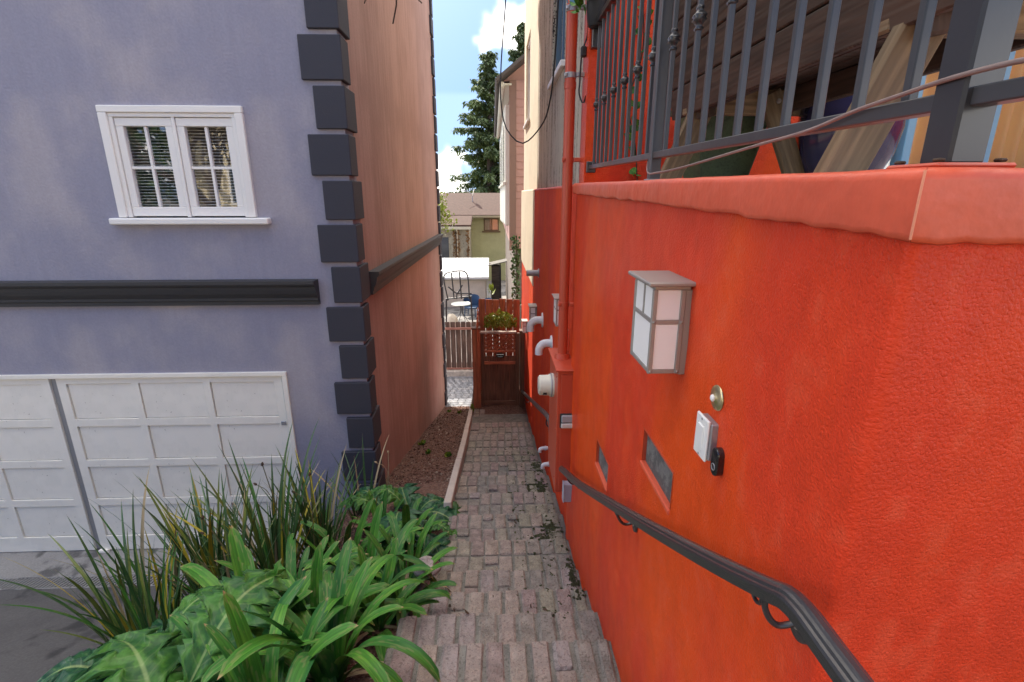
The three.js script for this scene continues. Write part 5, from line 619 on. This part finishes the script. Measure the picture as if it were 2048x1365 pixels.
function clump(name, label, cat, group, x, z, n, geos, mats, scale, spread, wild = 1, y = null) {
  const t = thing(name, label, cat, group, [x, (y ?? BED(x, z)) - 0.02, z]);
  for (let i = 0; i < n; i++) { const a = i * 2.4 + RP() * 0.7, r = spread * Math.sqrt(RP()); let mat = mats[Math.floor(Math.pow(RP(), 1.2) * mats.length)]; const m = part(t, 'leaf', geos[Math.floor(RP() * geos.length)], mat, [Math.cos(a) * r, 0, -Math.sin(a) * r], [0, a + (RP() - 0.5) * 0.6, 0]); m.rotation.z = (RP() - 0.6) * 0.25 * wild; m.scale.setScalar(scale * (0.75 + 0.45 * RP())); }
  return t;
}
// strap leaved lilies
const lilies = [[-0.80, -1.90, 1.25, 15, 'largest strap leaved lily clump at the corner of the lowest steps in view'], [-1.02, -2.25, 1.2, 15, 'strap leaved lily clump between the iris and the steps'], [-0.70, -2.35, 1.0, 14, 'strap leaved lily arching over the brick step edge'], [-0.88, -2.85, 1.1, 14, 'strap leaved lily clump in the middle of the bed'], [-0.64, -2.95, 0.85, 12, 'strap leaved lily beside the pale rock'], [-1.15, -1.75, 1.2, 13, 'strap leaved lily clump beside the big lobed leaves'], [-0.72, -3.45, 0.9, 12, 'strap leaved lily next to the lobed plant by the path'], [-1.15, -3.25, 1.0, 12, 'strap leaved lily clump toward the grey house'], [-1.30, -2.65, 1.1, 13, 'strap leaved lily tucked against the iris clumps'], [-1.0, -3.75, 0.85, 10, 'strap leaved lily farthest down the bed, close to the quoins'], [-0.60, -2.6, 0.95, 13, 'strap leaved lily spilling onto the bricks above the rock'], [-1.25, -2.15, 1.2, 13, 'strap leaved lily overlapping the glossy lobed leaves'], [-0.95, -1.6, 1.2, 12, 'strap leaved lily nearest the top step']];
for (const [x, z, s, n, l] of lilies) clump('lily_clump', l, 'plant', 'strap leaved lilies in the bed', x, z, Math.round(n * 1.4), agapG, [M.leafAgap, M.leafAgap2, M.leafAgap, M.leafAgap2], s, 0.07, 1.6);
for (const o of scene.children.filter((c) => c.name.startsWith('lily_clump'))) for (let i = 0; i < 3; i++) { const m = part(o, 'leaf', agapG[5], M.leafDry, [0, 0.01, 0], [0, RP() * 6.28, -0.75], 'withered brown leaf'); m.scale.set(0.6, 0.7, 0.45); }
// iris clumps with upright blades
const irises = [[-1.85, -2.95, 1.1, 28, 'upright iris clump in front of the garage door'], [-2.2, -3.25, 1.2, 32, 'dense iris clump with yellowed blades by the driveway'], [-1.7, -3.25, 1.2, 30, 'iris clump with dark seed pods'], [-1.85, -3.6, 1.15, 28, 'iris clump standing before the garage door edge'], [-1.45, -3.55, 1.1, 26, 'iris clump between lilies and garage'], [-2.35, -3.6, 1.05, 24, 'iris clump leaning over the drain'], [-1.65, -4.0, 1.05, 26, 'iris clump at the foot of the grey wall'], [-2.5, -2.85, 1.1, 22, 'splayed iris clump spilling over the driveway edge'], [-1.3, -4.3, 0.85, 16, 'sparse iris beside the lowest quoin'], [-2.15, -2.6, 1.05, 20, 'iris clump rising out of the glossy lobed leaves'], [-2.6, -3.3, 1.0, 16, 'outermost iris clump on the driveway side']];
for (const [x, z, s, n, l] of irises) clump('iris_clump', l, 'plant', 'iris clumps in the bed', x, z, Math.round(n * 1.5), irisG, [M.leafIris, M.leafIris, M.leafAgap2, M.leafIris, M.leafIris, M.leafIris2, M.leafAgap2, M.leafIris2, M.leafIris2, M.leafYellow, M.leafDry], s * 1.12, 0.11, 1.2);
// bear's breeches
const acans = [[-1.72, -1.9, 1.15, 6, 'big glossy lobed leaf plant at the driveway edge'], [-1.5, -2.35, 1.0, 5, 'glossy lobed leaf plant under the iris'], [-2.2, -2.3, 1.15, 6, 'glossy lobed leaf plant sprawling over the driveway'], [-1.38, -1.6, 1.0, 5, 'glossy lobed leaf plant at the top of the bed'], [-1.95, -2.75, 1.0, 5, 'glossy lobed leaf plant between two iris clumps'], [-0.78, -3.95, 0.85, 9, 'lobed leaf plant with sun bleached tops beside the edging'], [-1.08, -4.25, 0.7, 7, 'lobed leaf plant under the lowest quoin'], [-0.56, -3.5, 0.6, 8, 'lobed leaf plant hanging over the brick path']];
for (const [x, z, s, n, l] of acans) { const t = thing('acanthus_plant', l, 'plant', 'lobed leaf plants in the bed', [x, BED(x, z) - 0.01, z]); for (let i = 0; i < n; i++) { const a = i * 2.4 + RP() * 0.6, h = 0.10 + 0.22 * RP(), o = 0.05 + 0.09 * RP(); part(t, 'stem', tube([[0, 0, 0], [Math.cos(a) * o * 0.4, h * 0.6, -Math.sin(a) * o * 0.4], [Math.cos(a) * o, h, -Math.sin(a) * o]].map((p) => p.map((v) => v * s)), 0.006, 6, 5), M.leafAgap); const m = part(t, 'leaf', acanG[Math.floor(RP() * 4)], RP() < 0.6 ? M.leafAcan : M.leafAcan2, [Math.cos(a) * o * s, h * s, -Math.sin(a) * o * s], [0, a, (RP() - 0.5) * 0.7]); m.rotation.order = 'YZX'; m.rotation.x = (RP() - 0.5) * 0.6; m.scale.setScalar(s * (0.6 + 0.5 * RP())); } }
// seed stalks of the iris
const stalks = [[-1.55, -3.25, 1.12, -0.10, 'tallest iris seed stalk with two dark pods'], [-1.38, -3.25, 1.0, 0.05, 'iris seed stalk with an opened brown pod'], [-1.75, -3.0, 0.85, -0.22, 'iris seed stalk bent over toward the garage'], [-1.05, -4.35, 0.75, 0.03, 'pale dry flower stalk before the quoins']];
for (const [x, z, h, lean, l] of stalks) { const t = thing('seed_stalk', l, 'plant', 'dry seed stalks', [x, BED(x, z), z]), dry = l.startsWith('pale'); const sm = dry ? M.leafDry : std({ color: lin(0.12, 0.11, 0.05) }); part(t, 'stem', tube([[0, 0, 0], [lean * 0.3, h * 0.5, 0], [lean, h, 0.02]], 0.0035, 16, 5), sm); part(t, 'branch', tube([[lean * 0.55, h * 0.68, 0], [lean * 0.6 - 0.05, h * 0.82, 0.01], [lean * 0.6 - 0.10, h * 0.86, 0.02]], 0.0025, 10, 5), sm);
  const pod = new THREE.LatheGeometry([[0, 0], [0.007, 0.006], [0.009, 0.016], [0.004, 0.03], [0, 0.032]].map((p) => new THREE.Vector2(...p)), 8); part(t, 'pod', pod, dry ? M.leafDry : M.pod, [lean, h - 0.002, 0.02]); part(t, 'pod', pod, dry ? M.leafDry : M.pod, [lean * 0.6 - 0.1, h * 0.86, 0.02], [0, 0, 0.9]); for (let i = 0; i < 3; i++) part(t, 'husk', leafGeo(0.03, 0.012), dry ? M.leafDry : M.pod, [lean, h, 0.02], [0.5, i * 2.1, 0.4]); }
{ const t = thing('dead_stump', 'split dry stalk stump at the corner of the grey house', 'stump', null, [-1.18, -3.25, -4.95]); for (let i = 0; i < 5; i++) part(t, 'splinter', blade(0.34 - 0.03 * i, 0.03, 0.05 * i, 0.1, 0.5, true), M.leafDry, [0.012 * i - 0.03, 0, 0.01 * i], [0, i * 1.3, 0]); }
{ const t = thing('dark_twig', 'dead brown twig standing among the lily leaves', 'twig', null, [-0.92, BED(-0.92, -2.55), -2.55]); part(t, 'stick', tube([[0, 0, 0], [0.05, 0.2, 0.0], [0.10, 0.42, -0.02]], 0.006, 10, 6), M.bark); part(t, 'side_stick', tube([[0.05, 0.2, 0], [0.07, 0.3, 0.03]], 0.003, 6, 5), M.bark); }
{ const g = new THREE.IcosahedronGeometry(0.075, 4), p = g.attributes.position; for (let i = 0; i < p.count; i++) { const q = new THREE.Vector3().fromBufferAttribute(p, i), n = 0.75 + 0.5 * fbm(q.x * 3 + 2, q.y * 3 + q.z * 2 + 2, 8, 8, 4, 3); p.setXYZ(i, q.x * n * 1.15, q.y * n * 0.75, q.z * n); } const m = part(scene, 'rock', mergeVertices(g), std({ color: lin(0.52, 0.45, 0.43), map: cSpeck, bumpMap: bRough, bumpScale: 0.01 }), [-0.45, -2.335, -2.74]); m.geometry.computeVertexNormals(); tag(m, 'pale rounded rock at the edge of the brick steps', 'rock'); }
// weeds on the soil strip
const weeds = [[-0.95, -6.4, 'tiny weed in the soil strip nearest the edging boards'], [-1.15, -7.1, 'small leafy weed against the grey house side wall'], [-0.62, -6.0, 'weed tuft growing along the edging board'], [-1.05, -10.6, 'weed patch near the patio end of the soil strip'], [-0.7, -9.2, 'weed by the far edging board']];
for (const [x, z, l] of weeds) { const t = thing('weed', l, 'plant', 'weeds in the soil strip', [x, STRIP(x, z), z]); const lg = leafGeo(0.06, 0.035); for (let i = 0; i < 16; i++) { const m = part(t, 'leaf', lg, i % 3 ? M.leafAgap : M.leafBush, [0.05 * (RP() - 0.5), 0.005, 0.05 * (RP() - 0.5)], [0.5 + RP() * 0.8, i * 2.4, 0]); m.rotation.order = 'YXZ'; m.scale.setScalar(0.6 + RP()); } }
{ const t = thing('yellow_weed', 'bright yellow green weed at the foot of the gate post', 'plant', null, [-0.42, -3.9, -8.55]); const lg = leafGeo(0.09, 0.05); for (let i = 0; i < 14; i++) { const m = part(t, 'leaf', lg, M.leafBush, [0.03 * (RP() - 0.5), 0.02 + 0.12 * RP(), 0.03 * (RP() - 0.5)], [0.5 + RP() * 0.6, i * 2.4, 0]); m.rotation.order = 'YXZ'; } }
// moss grown over the bricks along the wall foot
{ const im = new THREE.InstancedMesh(new THREE.IcosahedronGeometry(1, 0), M.moss, 6500), q = new THREE.Object3D(), R = rng(66), mc = new THREE.Color(), spots = [[0.43, 4.6, 0.17, 0.26], [0.46, 3.55, 0.12, 0.22], [0.38, 3.4, 0.12, 0.1], [0.5, 5.3, 0.07, 0.5], [0.52, 2.8, 0.05, 0.5]]; let i = 0, tries = 0;
  while (i < 6500 && tries++ < 400000) { const A = 2.2 + 4.6 * R(), X = 0.12 + 0.43 * R(); let d = 0; for (const [x, a, w, l] of spots) d = Math.max(d, 1 - Math.hypot((X - x) / w, (A - a) / l)); if (fbm(X / 2 + 3, A / 2 + 3, 64, 64, 4, 77) + 0.5 * d < 0.70 + 0.34 * R()) continue; q.position.set(X, treadY(A) - 0.001, -A); q.scale.set(0.003 + 0.0055 * R(), 0.0015 + 0.004 * R(), 0.003 + 0.0055 * R()); q.rotation.y = R() * 6; q.updateMatrix(); im.setMatrixAt(i, q.matrix); const k = 0.5 + R(); mc.setRGB(0.85 * k, 0.95 * k, 0.6 * k); im.setColorAt(i++, mc); }
  im.count = i; im.name = 'moss'; tag(im, 'dark moss grown over the bricks along the red wall', null, null, 'stuff'); shade(im); scene.add(im); }
{ const R = rng(15), lg = [leafGeo(0.05, 0.018), leafGeo(0.035, 0.02)]; for (let i = 0; i < 14; i++) { const a = 1.8 + R() * 3, x = -0.35 + R() * 0.8; const t = part(scene, 'fallen_leaf', lg[i % 2], M.pod, [x, treadY(a) + 0.006, -a], [1.5 + 0.3 * (R() - 0.5), R() * 6, R() * 3]); tag(t, 'small dead brown leaf lying on the brick steps', 'leaf', 'dead leaves on the steps'); } }

renderer.render(scene, camera);
